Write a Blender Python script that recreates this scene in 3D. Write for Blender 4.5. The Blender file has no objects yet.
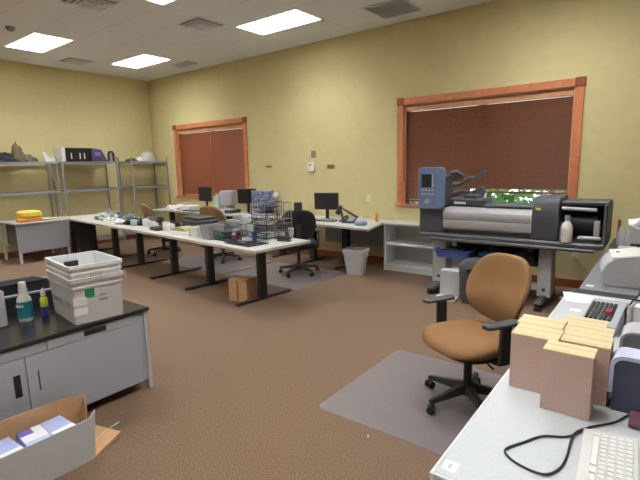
import bpy, math, random
from mathutils import Vector, Matrix, noise
R = math.radians
C = bpy.context.scene.collection
sc = bpy.context.scene

# ------------------------------------------------------------------ mesh builder
class MB:
    def __init__(s):
        s.v = []; s.f = []; s.m = []; s.M = Matrix.Identity(4)
    def _add(s, vs, fs, mi=0):
        o = len(s.v)
        s.v += [s.M @ Vector(p) for p in vs]
        s.f += [[i + o for i in f] for f in fs]
        s.m += [mi] * len(fs)
        return s
    def box(s, a, b, mi=0, c=0.0):
        x0, y0, z0 = [min(p, q) for p, q in zip(a, b)]; x1, y1, z1 = [max(p, q) for p, q in zip(a, b)]
        if c <= 0:
            vs = [(x0,y0,z0),(x1,y0,z0),(x1,y1,z0),(x0,y1,z0),(x0,y0,z1),(x1,y0,z1),(x1,y1,z1),(x0,y1,z1)]
            return s._add(vs, [(0,3,2,1),(4,5,6,7),(0,1,5,4),(1,2,6,5),(2,3,7,6),(3,0,4,7)], mi)
        # chamfered box
        c = min(c, (x1-x0)*.49, (y1-y0)*.49, (z1-z0)*.49)
        rings = []
        for z, k in ((z0, c), (z0+c, 0), (z1-c, 0), (z1, c)):
            a0, b0, a1, b1 = x0+k, y0+k, x1-k, y1-k
            q = c
            rings.append([(a0+q,b0,z),(a1-q,b0,z),(a1,b0+q,z),(a1,b1-q,z),(a1-q,b1,z),(a0+q,b1,z),(a0,b1-q,z),(a0,b0+q,z)])
        return s.loft(rings, mi)
    def loft(s, rings, mi=0, cap=True, close=False):
        n = len(rings[0]); vs = [p for r in rings for p in r]; fs = []
        for k in range(len(rings) - 1):
            for i in range(n):
                j = (i+1) % n
                fs.append((k*n+i, k*n+j, (k+1)*n+j, (k+1)*n+i))
        if close:
            k = len(rings)-1
            for i in range(n):
                j = (i+1) % n
                fs.append((k*n+i, k*n+j, j, i))
        elif cap:
            fs.append(tuple(reversed(range(n)))); fs.append(tuple(range((len(rings)-1)*n, len(rings)*n)))
        return s._add(vs, fs, mi)
    def cyl(s, p0, p1, r0, r1=None, n=16, mi=0, cap=True):
        r1 = r0 if r1 is None else r1
        p0 = Vector(p0); p1 = Vector(p1); d = (p1-p0).normalized()
        a = d.orthogonal().normalized(); b = d.cross(a)
        rg = [[p + (a*math.cos(2*math.pi*i/n) + b*math.sin(2*math.pi*i/n))*r for i in range(n)] for p, r in ((p0, r0), (p1, r1))]
        return s.loft(rg, mi, cap)
    def tube(s, pts, r, n=8, mi=0, closed=False):
        P = [Vector(p) for p in pts]; rg = []; prev = None; N = len(P)
        for i, p in enumerate(P):
            if closed: d = P[(i+1) % N] - P[i-1]
            else: d = P[min(i+1, N-1)] - P[max(i-1, 0)]
            d.normalize()
            a = d.orthogonal().normalized() if prev is None else (prev - d*prev.dot(d)).normalized()
            prev = a; b = d.cross(a)
            rr = r[i] if isinstance(r, (list, tuple)) else r
            rg.append([p + (a*math.cos(2*math.pi*k/n) + b*math.sin(2*math.pi*k/n))*rr for k in range(n)])
        return s.loft(rg, mi, not closed, closed)
    def lathe(s, prof, at=(0,0,0), n=20, mi=0, sx=1, sy=1):
        rg = [[(at[0]+r*sx*math.cos(2*math.pi*i/n), at[1]+r*sy*math.sin(2*math.pi*i/n), at[2]+z) for i in range(n)] for r, z in prof]
        return s.loft(rg, mi)
    def prism(s, poly, z0, z1, axis='z', mi=0):
        f = {'z': lambda a, b, h: (a, b, h), 'y': lambda a, b, h: (a, h, b), 'x': lambda a, b, h: (h, a, b)}[axis]
        return s.loft([[f(a, b, h) for a, b in poly] for h in (z0, z1)], mi)
    def blob(s, c, r, amp=.25, fr=3.0, seed=0, n=20, m=12, mi=0, flat=True):
        rg = []
        for j in range(m+1):
            t = math.pi*j/m
            ring = []
            for i in range(n):
                a = 2*math.pi*i/n
                d = Vector((max(math.sin(t), .02)*math.cos(a), max(math.sin(t), .02)*math.sin(a), -math.cos(t)))
                k = 1 + amp*noise.noise(d*fr + Vector((seed*7.3, seed, 0)))*2
                z = d.z*r[2]*k
                if flat: z = max(z, -r[2]*.0) if d.z > 0 else 0
                ring.append((c[0]+d.x*r[0]*k, c[1]+d.y*r[1]*k, c[2]+z))
            rg.append(ring)
        return s.loft(rg, mi)
    def build(s, name, mats, parent=None, bevel=0, smooth=False, sub=0, loc=None, rz=None):
        me = bpy.data.meshes.new(name)
        me.from_pydata([tuple(p) for p in s.v], [], s.f)
        if not isinstance(mats, (list, tuple)): mats = [mats]
        for m in mats: me.materials.append(m)
        for p, mi in zip(me.polygons, s.m): p.material_index = min(mi, len(mats)-1)
        import bmesh
        bm = bmesh.new(); bm.from_mesh(me); bmesh.ops.recalc_face_normals(bm, faces=bm.faces); bm.to_mesh(me); bm.free()
        o = bpy.data.objects.new(name, me); C.objects.link(o)
        if parent: o.parent = parent
        if loc: o.location = loc
        if rz is not None: o.rotation_euler = (0, 0, rz)
        if bevel:
            b = o.modifiers.new('b', 'BEVEL'); b.width = bevel; b.segments = 3; b.limit_method = 'ANGLE'; b.angle_limit = R(40)
        if sub:
            b = o.modifiers.new('s', 'SUBSURF'); b.levels = sub; b.render_levels = sub
        if smooth or sub or bevel:
            for p in me.polygons: p.use_smooth = True
            if not sub:
                try: me.set_sharp_from_angle(angle=R(35))
                except Exception: pass
        return o

def tag(o, label=None, cat=None, group=None, kind=None):
    if label: o['label'] = label
    if cat: o['category'] = cat
    if group: o['group'] = group
    if kind: o['kind'] = kind
    return o
def thing(name, label, cat, loc=(0,0,0), rz=0, group=None):
    o = bpy.data.objects.new(name, None); C.objects.link(o)
    o.location = loc; o.rotation_euler = (0, 0, rz); o.empty_display_size = .05
    return tag(o, label, cat, group)
def struct(name, mb, mat, parent=None, **k):
    o = mb.build(name, mat, parent, **k)
    if parent is None: o['kind'] = 'structure'
    return o
def copy_tree(o, parent=None):
    c = o.copy(); C.objects.link(c); c.parent = parent
    for ch in list(o.children): copy_tree(ch, c)
    return c
def dup(o, loc, rz, label, group=None):
    c = copy_tree(o); c.location = loc; c.rotation_euler = (0, 0, rz); c['label'] = label
    if group: c['group'] = group
    return c

# ------------------------------------------------------------------ materials
def mat(name, col, rough=.6, metal=0, n_scale=0, n_amt=0, bump=0, b_scale=200, spec=.5, trans=0, alpha=1, emit=None, es=0, ior=1.45, col2=None, b_dist=.002):
    m = bpy.data.materials.new(name); m.use_nodes = True; nt = m.node_tree; b = nt.nodes['Principled BSDF']
    b.inputs['Base Color'].default_value = (*col, 1); b.inputs['Roughness'].default_value = rough
    b.inputs['Metallic'].default_value = metal; b.inputs['Specular IOR Level'].default_value = spec
    b.inputs['IOR'].default_value = ior
    if trans: b.inputs['Transmission Weight'].default_value = trans
    if alpha < 1: b.inputs['Alpha'].default_value = alpha
    if emit: b.inputs['Emission Color'].default_value = (*emit, 1); b.inputs['Emission Strength'].default_value = es
    tc = nt.nodes.new('ShaderNodeTexCoord')
    if n_scale:
        n = nt.nodes.new('ShaderNodeTexNoise'); n.inputs['Scale'].default_value = n_scale; n.inputs['Detail'].default_value = 4
        nt.links.new(tc.outputs['Object'], n.inputs['Vector'])
        r = nt.nodes.new('ShaderNodeValToRGB')
        c2 = col2 or tuple(x*(1-n_amt) for x in col); c1 = tuple(min(1, x*(1+n_amt)) for x in col) if not col2 else col
        r.color_ramp.elements[0].color = (*c2, 1); r.color_ramp.elements[1].color = (*c1, 1)
        r.color_ramp.elements[0].position = .3; r.color_ramp.elements[1].position = .7
        nt.links.new(n.outputs['Fac'], r.inputs['Fac']); nt.links.new(r.outputs['Color'], b.inputs['Base Color'])
    if bump:
        n2 = nt.nodes.new('ShaderNodeTexNoise'); n2.inputs['Scale'].default_value = b_scale; n2.inputs['Detail'].default_value = 3
        nt.links.new(tc.outputs['Object'], n2.inputs['Vector'])
        bp = nt.nodes.new('ShaderNodeBump'); bp.inputs['Strength'].default_value = bump; bp.inputs['Distance'].default_value = b_dist
        nt.links.new(n2.outputs['Fac'], bp.inputs['Height']); nt.links.new(bp.outputs['Normal'], b.inputs['Normal'])
    return m
def s2l(r, g, b):
    return tuple(((c/255)/12.92 if c/255 <= .04045 else ((c/255+.055)/1.055)**2.4) for c in (r, g, b))

M = {}
M['wall'] = mat('wall_paint', s2l(211,196,144), .85, n_scale=9, n_amt=.03, bump=.35, b_scale=60, b_dist=.004)
M['white_wall'] = mat('wall_paint_far', s2l(211,196,144), .85, n_scale=9, n_amt=.03)
M['trim'] = mat('orange_wood_trim', s2l(190,114,76), .45, n_scale=14, n_amt=.12)
M['trim_dark'] = mat('corner_block_wood', s2l(140,62,34), .45, n_scale=14, n_amt=.12)
M['jamb'] = mat('jamb_wood', s2l(196,140,100), .45, n_scale=14, n_amt=.1)
M['base_wood'] = mat('baseboard_wood', s2l(150,82,48), .5, n_scale=14, n_amt=.12)
M['blind'] = mat('blind_wood', s2l(120,70,42), .5, n_scale=20, n_amt=.12)
M['cord'] = mat('blind_cord', s2l(140,104,74), .8)
M['glass'] = mat('window_glass', (1,1,1), .02, trans=1, ior=1.1)
M['laminate'] = mat('white_laminate', s2l(198,199,200), .4, n_scale=160, n_amt=.05)
M['lam_table'] = mat('table_laminate', s2l(194,192,182), .45, n_scale=120, n_amt=.04)
M['lam_edge'] = mat('laminate_edge', s2l(226,226,224), .4)
M['lam_edge2'] = mat('laminate_edge_taupe', s2l(180,172,160), .5)
M['dark_lam'] = mat('grey_laminate', s2l(122,122,126), .45, n_scale=160, n_amt=.06)
M['black_top'] = mat('black_countertop', s2l(40,38,38), .2, n_scale=90, n_amt=.15, spec=.25)
M['steel_grey'] = mat('grey_painted_metal', s2l(170,170,178), .5, n_scale=200, n_amt=.04)
M['steel_light'] = mat('light_grey_metal', s2l(186,186,190), .5, n_scale=200, n_amt=.03)
M['desk_metal'] = mat('desk_grey_metal', s2l(150,150,154), .5, n_scale=200, n_amt=.04)
M['gap'] = mat('dark_seam', s2l(60,60,66), .8)
M['black'] = mat('black_plastic', s2l(48,47,49), .5, n_scale=150, n_amt=.08)
M['black_metal'] = mat('black_metal', s2l(52,50,53), .45, n_scale=100, n_amt=.08)
M['black_fabric'] = mat('black_fabric', s2l(40,39,42), .95, n_scale=300, n_amt=.2, bump=.4, b_scale=400)
M['screen'] = mat('black_screen', s2l(30,28,31), .3)
M['tan'] = mat('tan_fabric', s2l(130,94,58), .95, n_scale=260, n_amt=.10, bump=.5, b_scale=500)
M['brown_fabric'] = mat('rust_fabric', s2l(134,100,62), .95, n_scale=260, n_amt=.10)
M['arm'] = mat('armrest_plastic', s2l(62,62,64), .55)
M['mat'] = mat('mat_plastic', s2l(116,106,106), .35, n_scale=70, n_amt=.05, bump=.2, b_scale=180)
M['card'] = mat('cardboard', s2l(190,150,110), .85, n_scale=30, n_amt=.06)
M['card_white'] = mat('white_cardboard', s2l(196,196,196), .7, n_scale=30, n_amt=.03)
M['pink_card'] = mat('pinkish_cardboard', s2l(206,176,164), .85, n_scale=120, n_amt=.05)
M['cream_card'] = mat('cream_cardboard', s2l(220,200,156), .8, n_scale=60, n_amt=.05)
M['cream_seam'] = mat('cream_seam', s2l(206,172,122), .8)
M['white_plastic'] = mat('white_plastic', s2l(226,222,212), .5, n_scale=30, n_amt=.03)
M['crate'] = mat('crate_plastic', s2l(206,200,198), .55, n_scale=30, n_amt=.04)
M['crate_in'] = mat('crate_white', s2l(232,232,230), .5, n_scale=30, n_amt=.03)
M['paper'] = mat('paper', s2l(240,240,240), .8)
M['paper_blue'] = mat('blue_paper', s2l(176,186,226), .8, n_scale=20, n_amt=.05)
M['purple'] = mat('purple_print', s2l(124,104,184), .7)
M['bin'] = mat('grey_bin_plastic', s2l(198,198,200), .5, n_scale=30, n_amt=.03)
M['grey_plastic'] = mat('grey_plastic', s2l(150,150,152), .5, n_scale=30, n_amt=.03)
M['lt_plastic'] = mat('light_grey_plastic', s2l(186,184,188), .5, n_scale=30, n_amt=.03)
M['dk_plastic'] = mat('dark_grey_plastic', s2l(74,74,78), .5, n_scale=60, n_amt=.05)
M['rail'] = mat('charcoal_plastic', s2l(84,84,86), .45, n_scale=60, n_amt=.05)
M['silver'] = mat('silver_plastic', s2l(176,172,174), .35, metal=.15, n_scale=30, n_amt=.03)
M['silver_dk'] = mat('silver_dark', s2l(140,136,138), .35, metal=.15)
M['bluegrey'] = mat('blue_grey_plastic', s2l(104,120,150), .45, n_scale=50, n_amt=.04)
M['slate'] = mat('slate_blue_plastic', s2l(74,78,104), .55, n_scale=200, n_amt=.1)
M['lavender'] = mat('lavender_plastic', s2l(206,208,232), .4)
M['blue'] = mat('blue_plastic', s2l(60,84,140), .5)
M['red'] = mat('red_plastic', s2l(150,40,48), .5)
M['green'] = mat('green_label', s2l(34,136,92), .6)
M['teal'] = mat('teal_label', s2l(40,128,140), .5)
M['yellow'] = mat('yellow_plastic', s2l(238,206,84), .5)
M['lime'] = mat('lime_label', s2l(206,214,60), .5)
M['violet'] = mat('violet_label', s2l(74,66,156), .5)
M['orange'] = mat('orange_plastic', s2l(222,140,60), .5)
M['shelf'] = mat('zinc_wire', s2l(150,150,158), .4, metal=.3)
M['wire'] = mat('black_wire', s2l(48,48,52), .4, metal=.3)
M['chrome'] = mat('chrome_wire', s2l(190,190,194), .25, metal=.8)
M['clear'] = mat('clear_plastic', s2l(232,232,234), .25, alpha=.6)
M['offwhite'] = mat('switch_plate', s2l(232,228,206), .5)
M['plaque'] = mat('brown_plaque', s2l(150,118,84), .6)
M['vent'] = mat('vent_grey', s2l(226,228,236), .6)
M['vent_dark'] = mat('vent_dark', s2l(150,150,156), .8)
M['caster'] = mat('caster_black', s2l(26,26,28), .4)
M['keys'] = mat('white_keys', s2l(236,234,228), .5)
M['kb'] = mat('keyboard_body', s2l(216,213,206), .5)
M['calc'] = mat('calculator_body', s2l(176,178,180), .5)
M['leaf'] = mat('hedge_leaf', s2l(140,186,120), .8, n_scale=6, n_amt=.35)
M['dark_bag'] = mat('dark_bag', s2l(44,44,50), .75, n_scale=40, n_amt=.2)
M['louver'] = mat('louver_white', s2l(245,245,245), .4)
M['light'] = mat('fluorescent_lamp', (1,1,1), .5, emit=(.93,.97,1.0), es=30)

def carpet():
    m = mat('brown_carpet', s2l(150,118,96), .97); nt = m.node_tree; b = nt.nodes['Principled BSDF']
    tc = [n for n in nt.nodes if n.type == 'TEX_COORD'][0]
    n1 = nt.nodes.new('ShaderNodeTexNoise'); n1.inputs['Scale'].default_value = 110; n1.inputs['Detail'].default_value = 5
    n2 = nt.nodes.new('ShaderNodeTexNoise'); n2.inputs['Scale'].default_value = .9; n2.inputs['Detail'].default_value = 3
    for n in (n1, n2): nt.links.new(tc.outputs['Object'], n.inputs['Vector'])
    r1 = nt.nodes.new('ShaderNodeValToRGB'); r1.color_ramp.elements[0].color = (*s2l(88,66,48), 1); r1.color_ramp.elements[1].color = (*s2l(136,109,86), 1)
    r1.color_ramp.elements[0].position = .3; r1.color_ramp.elements[1].position = .7
    r2 = nt.nodes.new('ShaderNodeValToRGB'); r2.color_ramp.elements[0].color = (.86,.86,.88,1); r2.color_ramp.elements[1].color = (1,1,1,1)
    mx = nt.nodes.new('ShaderNodeMix'); mx.data_type = 'RGBA'; mx.blend_type = 'MULTIPLY'; mx.inputs[0].default_value = 1
    nt.links.new(n1.outputs['Fac'], r1.inputs['Fac']); nt.links.new(n2.outputs['Fac'], r2.inputs['Fac'])
    nt.links.new(r1.outputs['Color'], mx.inputs[6]); nt.links.new(r2.outputs['Color'], mx.inputs[7]); nt.links.new(mx.outputs[2], b.inputs['Base Color'])
    bp = nt.nodes.new('ShaderNodeBump'); bp.inputs['Strength'].default_value = .5; bp.inputs['Distance'].default_value = .004
    nt.links.new(n1.outputs['Fac'], bp.inputs['Height']); nt.links.new(bp.outputs['Normal'], b.inputs['Normal'])
    return m
M['carpet'] = carpet()
def ceil_mat():
    m = mat('ceiling_tile', s2l(198,188,190), .9); nt = m.node_tree; b = nt.nodes['Principled BSDF']
    tc = [n for n in nt.nodes if n.type == 'TEX_COORD'][0]
    mp = nt.nodes.new('ShaderNodeMapping'); mp.inputs['Location'].default_value = (4.77+.61, -5.3-.305, 0)
    nt.links.new(tc.outputs['Object'], mp.inputs['Vector'])
    br = nt.nodes.new('ShaderNodeTexBrick'); br.offset = 0; br.inputs['Scale'].default_value = 1
    br.inputs['Brick Width'].default_value = 1.22; br.inputs['Row Height'].default_value = .61; br.inputs['Mortar Size'].default_value = .011
    br.inputs['Color1'].default_value = (*s2l(246,249,254), 1); br.inputs['Color2'].default_value = (*s2l(243,247,253), 1); br.inputs['Mortar'].default_value = (*s2l(234,237,243), 1)
    nt.links.new(mp.outputs['Vector'], br.inputs['Vector'])
    n = nt.nodes.new('ShaderNodeTexNoise'); n.inputs['Scale'].default_value = 60; nt.links.new(tc.outputs['Object'], n.inputs['Vector'])
    r = nt.nodes.new('ShaderNodeValToRGB'); r.color_ramp.elements[0].color = (.95,.95,.95,1); r.color_ramp.elements[0].position = .35; r.color_ramp.elements[1].position = .55
    nt.links.new(n.outputs['Fac'], r.inputs['Fac'])
    mx = nt.nodes.new('ShaderNodeMix'); mx.data_type = 'RGBA'; mx.blend_type = 'MULTIPLY'; mx.inputs[0].default_value = 1
    nt.links.new(br.outputs['Color'], mx.inputs[6]); nt.links.new(r.outputs['Color'], mx.inputs[7]); nt.links.new(mx.outputs[2], b.inputs['Base Color'])
    return m
M['ceil'] = ceil_mat()

# ------------------------------------------------------------------ camera
f_px = 451.48; pitch = .163802; roll = -.022911; yaw = -.655635
fw = Vector((math.sin(yaw)*math.cos(pitch), math.cos(yaw)*math.cos(pitch), -math.sin(pitch)))
rt = fw.cross(Vector((0,0,1))).normalized(); up = rt.cross(fw)
c_, s_ = math.cos(roll), math.sin(roll)
rt2 = c_*rt + s_*up; up2 = -s_*rt + c_*up
cam_d = bpy.data.cameras.new('camera'); cam = bpy.data.objects.new('camera', cam_d); C.objects.link(cam)
mw = Matrix((rt2, up2, -fw)).transposed().to_4x4(); mw.translation = (0, 0, 1.64); cam.matrix_world = mw
cam_d.sensor_width = 36; cam_d.lens = f_px/640*36; cam_d.clip_start = .05
sc.camera = cam
sc.view_settings.view_transform = 'Standard'; sc.view_settings.look = 'None'; sc.view_settings.gamma = 1
sc.view_settings.use_curve_mapping = False; sc.view_settings.exposure = 0.06

# ------------------------------------------------------------------ room shell
XL, XR, YN, YF, HC = -10.12, 1.9, -2.6, 6.5, 3.73
struct('floor', MB().box((XL-.1, YN-.1, -.1), (XR+.1, YF+.1, 0)), M['carpet'])
LX = [-8.43, -4.77, -1.11]; LY = [5.3, 3.47, 1.64, -.19]
lights = [(x, y) for x in LX for y in LY]
xs = sorted({XL-.1, XR+.1} | {x-.61 for x in LX} | {x+.61 for x in LX}); ys = sorted({YN-.1, YF+.1} | {y-.305 for y in LY} | {y+.305 for y in LY})
mb = MB()
for a, b in zip(xs, xs[1:]):
    for c, d in zip(ys, ys[1:]):
        if any(abs((a+b)/2-x) < .1 and abs((c+d)/2-y) < .1 for x, y in lights): continue
        mb.box((a, c, HC), (b, d, HC+.02))
struct('ceiling', mb, M['ceil'])
W2 = (-3.31, -.99, 1.0, 2.52); W1 = (-9.1, -6.88, 1.0, 2.52)     # openings x0,x1,z0,z1
mb = MB()
for x0, x1, z0, z1 in [(XL-.1, W1[0], 0, HC), (W1[0], W1[1], 0, W1[2]), (W1[0], W1[1], W1[3], HC), (W1[1], W2[0], 0, HC), (W2[0], W2[1], 0, W2[2]), (W2[0], W2[1], W2[3], HC), (W2[1], XR+.1, 0, HC)]:
    mb.box((x0, YF, z0), (x1, YF+.16, z1))
struct('wall_back', mb, M['wall'])
struct('wall_left', MB().box((XL-.1, YN, 0), (XL, YF, HC)), M['wall'])
struct('wall_right', MB().box((XR, YN, 0), (XR+.1, YF, HC)), M['white_wall'])
struct('wall_front', MB().box((XL, YN-.1, 0), (XR, YN, HC)), M['white_wall'])
struct('baseboard_back', MB().box((XL, YF-.018, 0), (XR, YF, .11), c=.006), M['base_wood'])
struct('baseboard_left', MB().box((XL, YN, 0), (XL+.018, YF-.02, .11), c=.006), M['base_wood'])

def window(n, W, cas=.1):
    x0, x1, z0, z1 = W
    r = bpy.data.objects.new('window_%d' % n, None); C.objects.link(r); r['kind'] = 'structure'; r.location = ((x0+x1)/2, YF, z0)
    r_in = Matrix.Translation(-Vector(r.location))
    def m_():
        q = MB(); q.M = r_in; return q
    y0 = YF-.025
    q = m_()
    q.box((x0-cas, y0, z0), (x0, YF, z1), c=.005).box((x1, y0, z0), (x1+cas, YF, z1), c=.005).box((x0, y0, z1), (x1, YF, z1+cas), c=.005)
    q.box((x0-cas-.012, y0-.008, z1-.004), (x0+.004, YF, z1+cas+.008), mi=1, c=.006).box((x1-.004, y0-.008, z1-.004), (x1+cas+.012, YF, z1+cas+.008), mi=1, c=.006)
    q.build('casing', [M['trim'], M['trim_dark']], r)
    m_().box((x0-cas-.03, YF-.05, z0-.03), (x1+cas+.03, YF+.14, z0), c=.006).build('window_sill', M['trim'], r)
    q = m_()
    q.box((x0, YF-.0, z0), (x0+.018, YF+.16, z1)).box((x1-.018, YF, z0), (x1, YF+.16, z1)).box((x0, YF, z1-.018), (x1, YF+.16, z1))
    q.build('jamb', M['jamb'], r)
    q = m_(); t = .04; xm = (x0+x1)/2
    q.box((x0+.018, YF+.1, z0), (x0+.018+t, YF+.14, z1-.018)).box((x1-.018-t, YF+.1, z0), (x1-.018, YF+.14, z1-.018)).box((xm-t*1.5, YF+.085, z0), (xm+t*1.5, YF+.14, z1-.018)).box((x0, YF+.1, z0), (x1, YF+.14, z0+.012)).box((x0, YF+.1, z1-.06), (x1, YF+.14, z1-.018))
    q.build('sash', M['white_plastic'], r)
    m_().box((x0+.03, YF+.118, z0+.01), (x1-.03, YF+.122, z1-.04)).build('glass', M['glass'], r)
window(1, W1); window(2, W2)
M['blind_far'] = mat('blind_wood_far', s2l(150,84,52), .5, n_scale=20, n_amt=.12)
def blind(x0, x1, ztop, zbot, label, cordx, bm=None):
    bm = bm or M['blind']
    r = thing('window_blind', label, 'blind', ((x0+x1)/2, YF+.055, ztop), 0, 'brown horizontal window blinds')
    w = (x1-x0)/2
    MB().box((-w, -.035, -.075), (w, .035, -.003), c=.006).build('valance', M['jamb'], r)
    q = MB(); z = -.1; H = ztop-zbot
    while z > -H+.05:
        q.loft([[(sx*w, -.016, z-.019), (sx*w, .016, z+.019), (sx*w, .018, z+.0165), (sx*w, -.014, z-.0215)] for sx in (-1, 1)]); z -= .034
    q.build('slats', bm, r)
    MB().box((-w, -.02, -H), (w, .02, -H+.025), c=.004).build('bottom_rail', bm, r)
    MB().cyl((cordx-(x0+x1)/2, -.045, -.08), (cordx-(x0+x1)/2, -.045, -H*.6), .0022, n=6).build('pull_cord', M['cord'], r)
    return r
xm = (W1[0]+W1[1])/2
blind(W1[0]+.02, xm-.006, 2.5, 1.02, 'left wooden blind of the far window near the room corner', xm-.1, M['blind_far'])
blind(xm+.006, W1[1]-.02, 2.5, 1.04, 'right wooden blind of the far window near the room corner', xm+.12, M['blind_far'])
xm = -2.27
blind(W2[0]+.02, xm, 2.5, 1.045, 'left wooden blind of the window behind the large-format printer', W2[0]+.78)
blind(xm, W2[1]-.02, 2.5, 1.2, 'right wooden blind of the window behind the large-format printer', xm+.3)
# hedge outside
rnd = random.Random(4)
for k, (hx, hy) in enumerate([(-13.4,9.2), (-11.3,9.0), (-9.2,9.2), (-4.0,8.6), (-1.85,8.8)]):
    q = MB()
    for i in range(1500):
        a = rnd.uniform(0, 6.28); t = rnd.uniform(0, 1)
        p = Vector((math.cos(a)*rnd.uniform(.5, 1.0), math.sin(a)*.6, 2.1*t)); s = rnd.uniform(.06, .13)
        d = Vector((rnd.uniform(-1,1), rnd.uniform(-1,1), rnd.uniform(-1,1))).normalized(); e = d.orthogonal().normalized()*s*.5; d *= s
        q._add([p-d, p+e, p+d, p-e], [(0,1,2,3)])
    tag(q.build('garden_shrub', M['leaf'], loc=(hx, hy, -.1)), ['bright green shrub seen under the window blind'][0], 'shrub', 'green shrubs outside the windows')
struct('ground_outside', MB().box((-16, YF+.2, -.3), (8, 16, -.1)), mat('lawn', s2l(120,150,90), .9, n_scale=8, n_amt=.2))
w = bpy.data.worlds.new('sky'); sc.world = w; w.use_nodes = True
bg = w.node_tree.nodes['Background']; bg.inputs['Color'].default_value = (.86,.93,1,1); bg.inputs['Strength'].default_value = 1.8

# ------------------------------------------------------------------ ceiling fittings
def make_light():
    r = thing('ceiling_light', '', 'light', (0,0,HC), 0, 'recessed fluorescent troffers in the ceiling')
    q = MB()
    q.box((-.61,-.305,.02), (-.60,.305,.14)).box((.60,-.305,.02), (.61,.305,.14)).box((-.61,-.305,.02), (.61,-.295,.14)).box((-.61,.295,.02), (.61,.305,.14)).box((-.61,-.305,.13), (.61,.305,.14))
    q.build('housing', M['louver'], r)
    q = MB()
    q.box((-.61,-.305,-.006), (-.585,.305,.02)).box((.585,-.305,-.006), (.61,.305,.02)).box((-.585,-.305,-.006), (.585,-.285,.02)).box((-.585,.285,-.006), (.585,.305,.02))
    q.build('frame', M['louver'], r)
    q = MB().box((-.58,-.28,.112), (.58,.28,.118)); q.build('lamp_panel', M['light'], r)
    q = MB()
    for i in range(1, 7): q.box((-.585+1.17*i/7-.0015, -.285, .0), (-.585+1.17*i/7+.0015, .285, .1))
    for i in (1, 2): q.box((-.585, -.285+.57*i/3-.0015, .0), (.585, -.285+.57*i/3+.0015, .1))
    q.build('louver', M['louver'], r)
    return r
L0 = make_light()
seen = {(-8.43,5.3): 'lit ceiling light nearest the far corner of the room', (-4.77,5.3): 'large lit ceiling light near the window wall, middle top of photo',
        (-8.43,3.47): 'lit ceiling light at the left side of the photo, near the smoke detector', (-4.77,3.47): 'lit ceiling light cut off by the top edge of the photo'}
first = True
for p in lights:
    lab = seen.get(p, 'fluorescent ceiling light outside the photo, above the near part of the room')
    if first: L0.location = (p[0], p[1], HC); L0['label'] = lab; first = False
    else: dup(L0, (p[0], p[1], HC), 0, lab)

def diffuser(x, y, label, s=.29, dark=False, cat='vent'):
    r = thing('ceiling_vent', label, cat, (x, y, HC), 0)
    q = MB()
    for k, (a, z) in enumerate([(s, -.006), (s*.8, -.022), (s*.6, -.03), (s*.4, -.036)]):
        b = a-.035
        q.loft([[(-a,-a,0 if k == 0 else z+.01),(a,-a,0 if k == 0 else z+.01),(a,a,0 if k == 0 else z+.01),(-a,a,0 if k == 0 else z+.01)], [(-a,-a,z),(a,-a,z),(a,a,z),(-a,a,z)], [(-b,-b,z+.004),(b,-b,z+.004),(b,b,z+.004),(-b,b,z+.004)]], cap=False)
    q.box((-s*.22,-s*.22,-.03), (s*.22,s*.22,-.024))
    q.build('louver_rings', M['vent'], r)
    MB().box((-s*.95,-s*.95,-.004), (s*.95,s*.95,-.001)).build('duct_opening', M['vent_dark'], r)
diffuser(-5.66, 4.6, 'square ceiling air diffuser between the two nearer lit ceiling lights', s=.25)
diffuser(-9.25, 4.45, 'square ceiling air diffuser between the two far ceiling lights', s=.24)
diffuser(-5.95, 3.1, 'dark air diffuser cut off by the top edge of the photo', s=.26)
def grille(x, y, sx, sy, label):
    r = thing('return_grille', label, 'vent', (x, y, HC), 0)
    q = MB().box((-sx,-sy,-.012), (sx,-sy+.03,0)).box((-sx,sy-.03,-.012), (sx,sy,0)).box((-sx,-sy,-.012), (-sx+.03,sy,0)).box((sx-.03,-sy,-.012), (sx,sy,0))
    q.build('frame', M['vent'], r)
    q = MB(); n = 22
    for i in range(n):
        y_ = -sy+.03+(2*sy-.06)*(i+.5)/n
        q.loft([[(e, y_-.008, -.008), (e, y_+.008, -.001), (e, y_+.009, -.003), (e, y_-.007, -.010)] for e in (-sx+.03, sx-.03)])
    q.build('blades', M['vent'], r)
grille(-3.18, 5.87, .3, .3, 'square grey return air grille in the ceiling near the window wall')
grille(-8.0, 6.0, .28, .14, 'narrow air grille in the ceiling beside the far corner light')
r = thing('smoke_detector', 'small dark round detector on the ceiling at the upper left', 'smoke detector', (-7.8, 2.85, HC))
MB().lathe([(.001,-.055),(.03,-.055),(.05,-.045),(.06,-.02),(.065,0),(.001,0)]).build('body', M['vent_dark'], r, smooth=True)
r = thing('sprinkler_head', 'tiny sprinkler head on the ceiling right of the largest ceiling light', 'sprinkler', (-4.16, 5.6, HC))
MB().lathe([(.001,-.03),(.02,-.03),(.012,-.012),(.03,-.004),(.03,0),(.001,0)], n=12).build('head', M['vent_dark'], r)

# ------------------------------------------------------------------ wall fittings
def plate(name, label, cat, x, z, w, h, m, y=YF, d=.012):
    o = MB().box((-w/2, -d, -h/2), (w/2, 0, h/2), c=.003).build(name, m, loc=(x, y, z)); return tag(o, label, cat)
r = thing('thermostat', 'white thermostat with a dark display on the yellow wall', 'thermostat', (-5.14, YF, 1.62))
MB().box((-.075,-.03,-.08), (.075,0,.08), c=.008).build('body', M['offwhite'], r); MB().box((-.045,-.034,.02), (0,-.029,.05)).build('display', M['vent_dark'], r)
MB().box((-.06,-.045,-.105), (.06,0,-.082), c=.004).build('lower_cover', M['grey_plastic'], r)
r = thing('wall_sign', 'small grey notice with two lines on the wall above the thermostat', 'sign', (-5.1, YF, 1.84))
MB().box((-.05,-.006,-.06), (.05,0,.06)).build('plate', M['plaque'], r); 
MB().box((-.03,-.008,.01), (.03,-.006,.04)).box((-.03,-.008,-.045), (.03,-.006,-.01)).build('printed_marks', M['vent_dark'], r)
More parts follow.
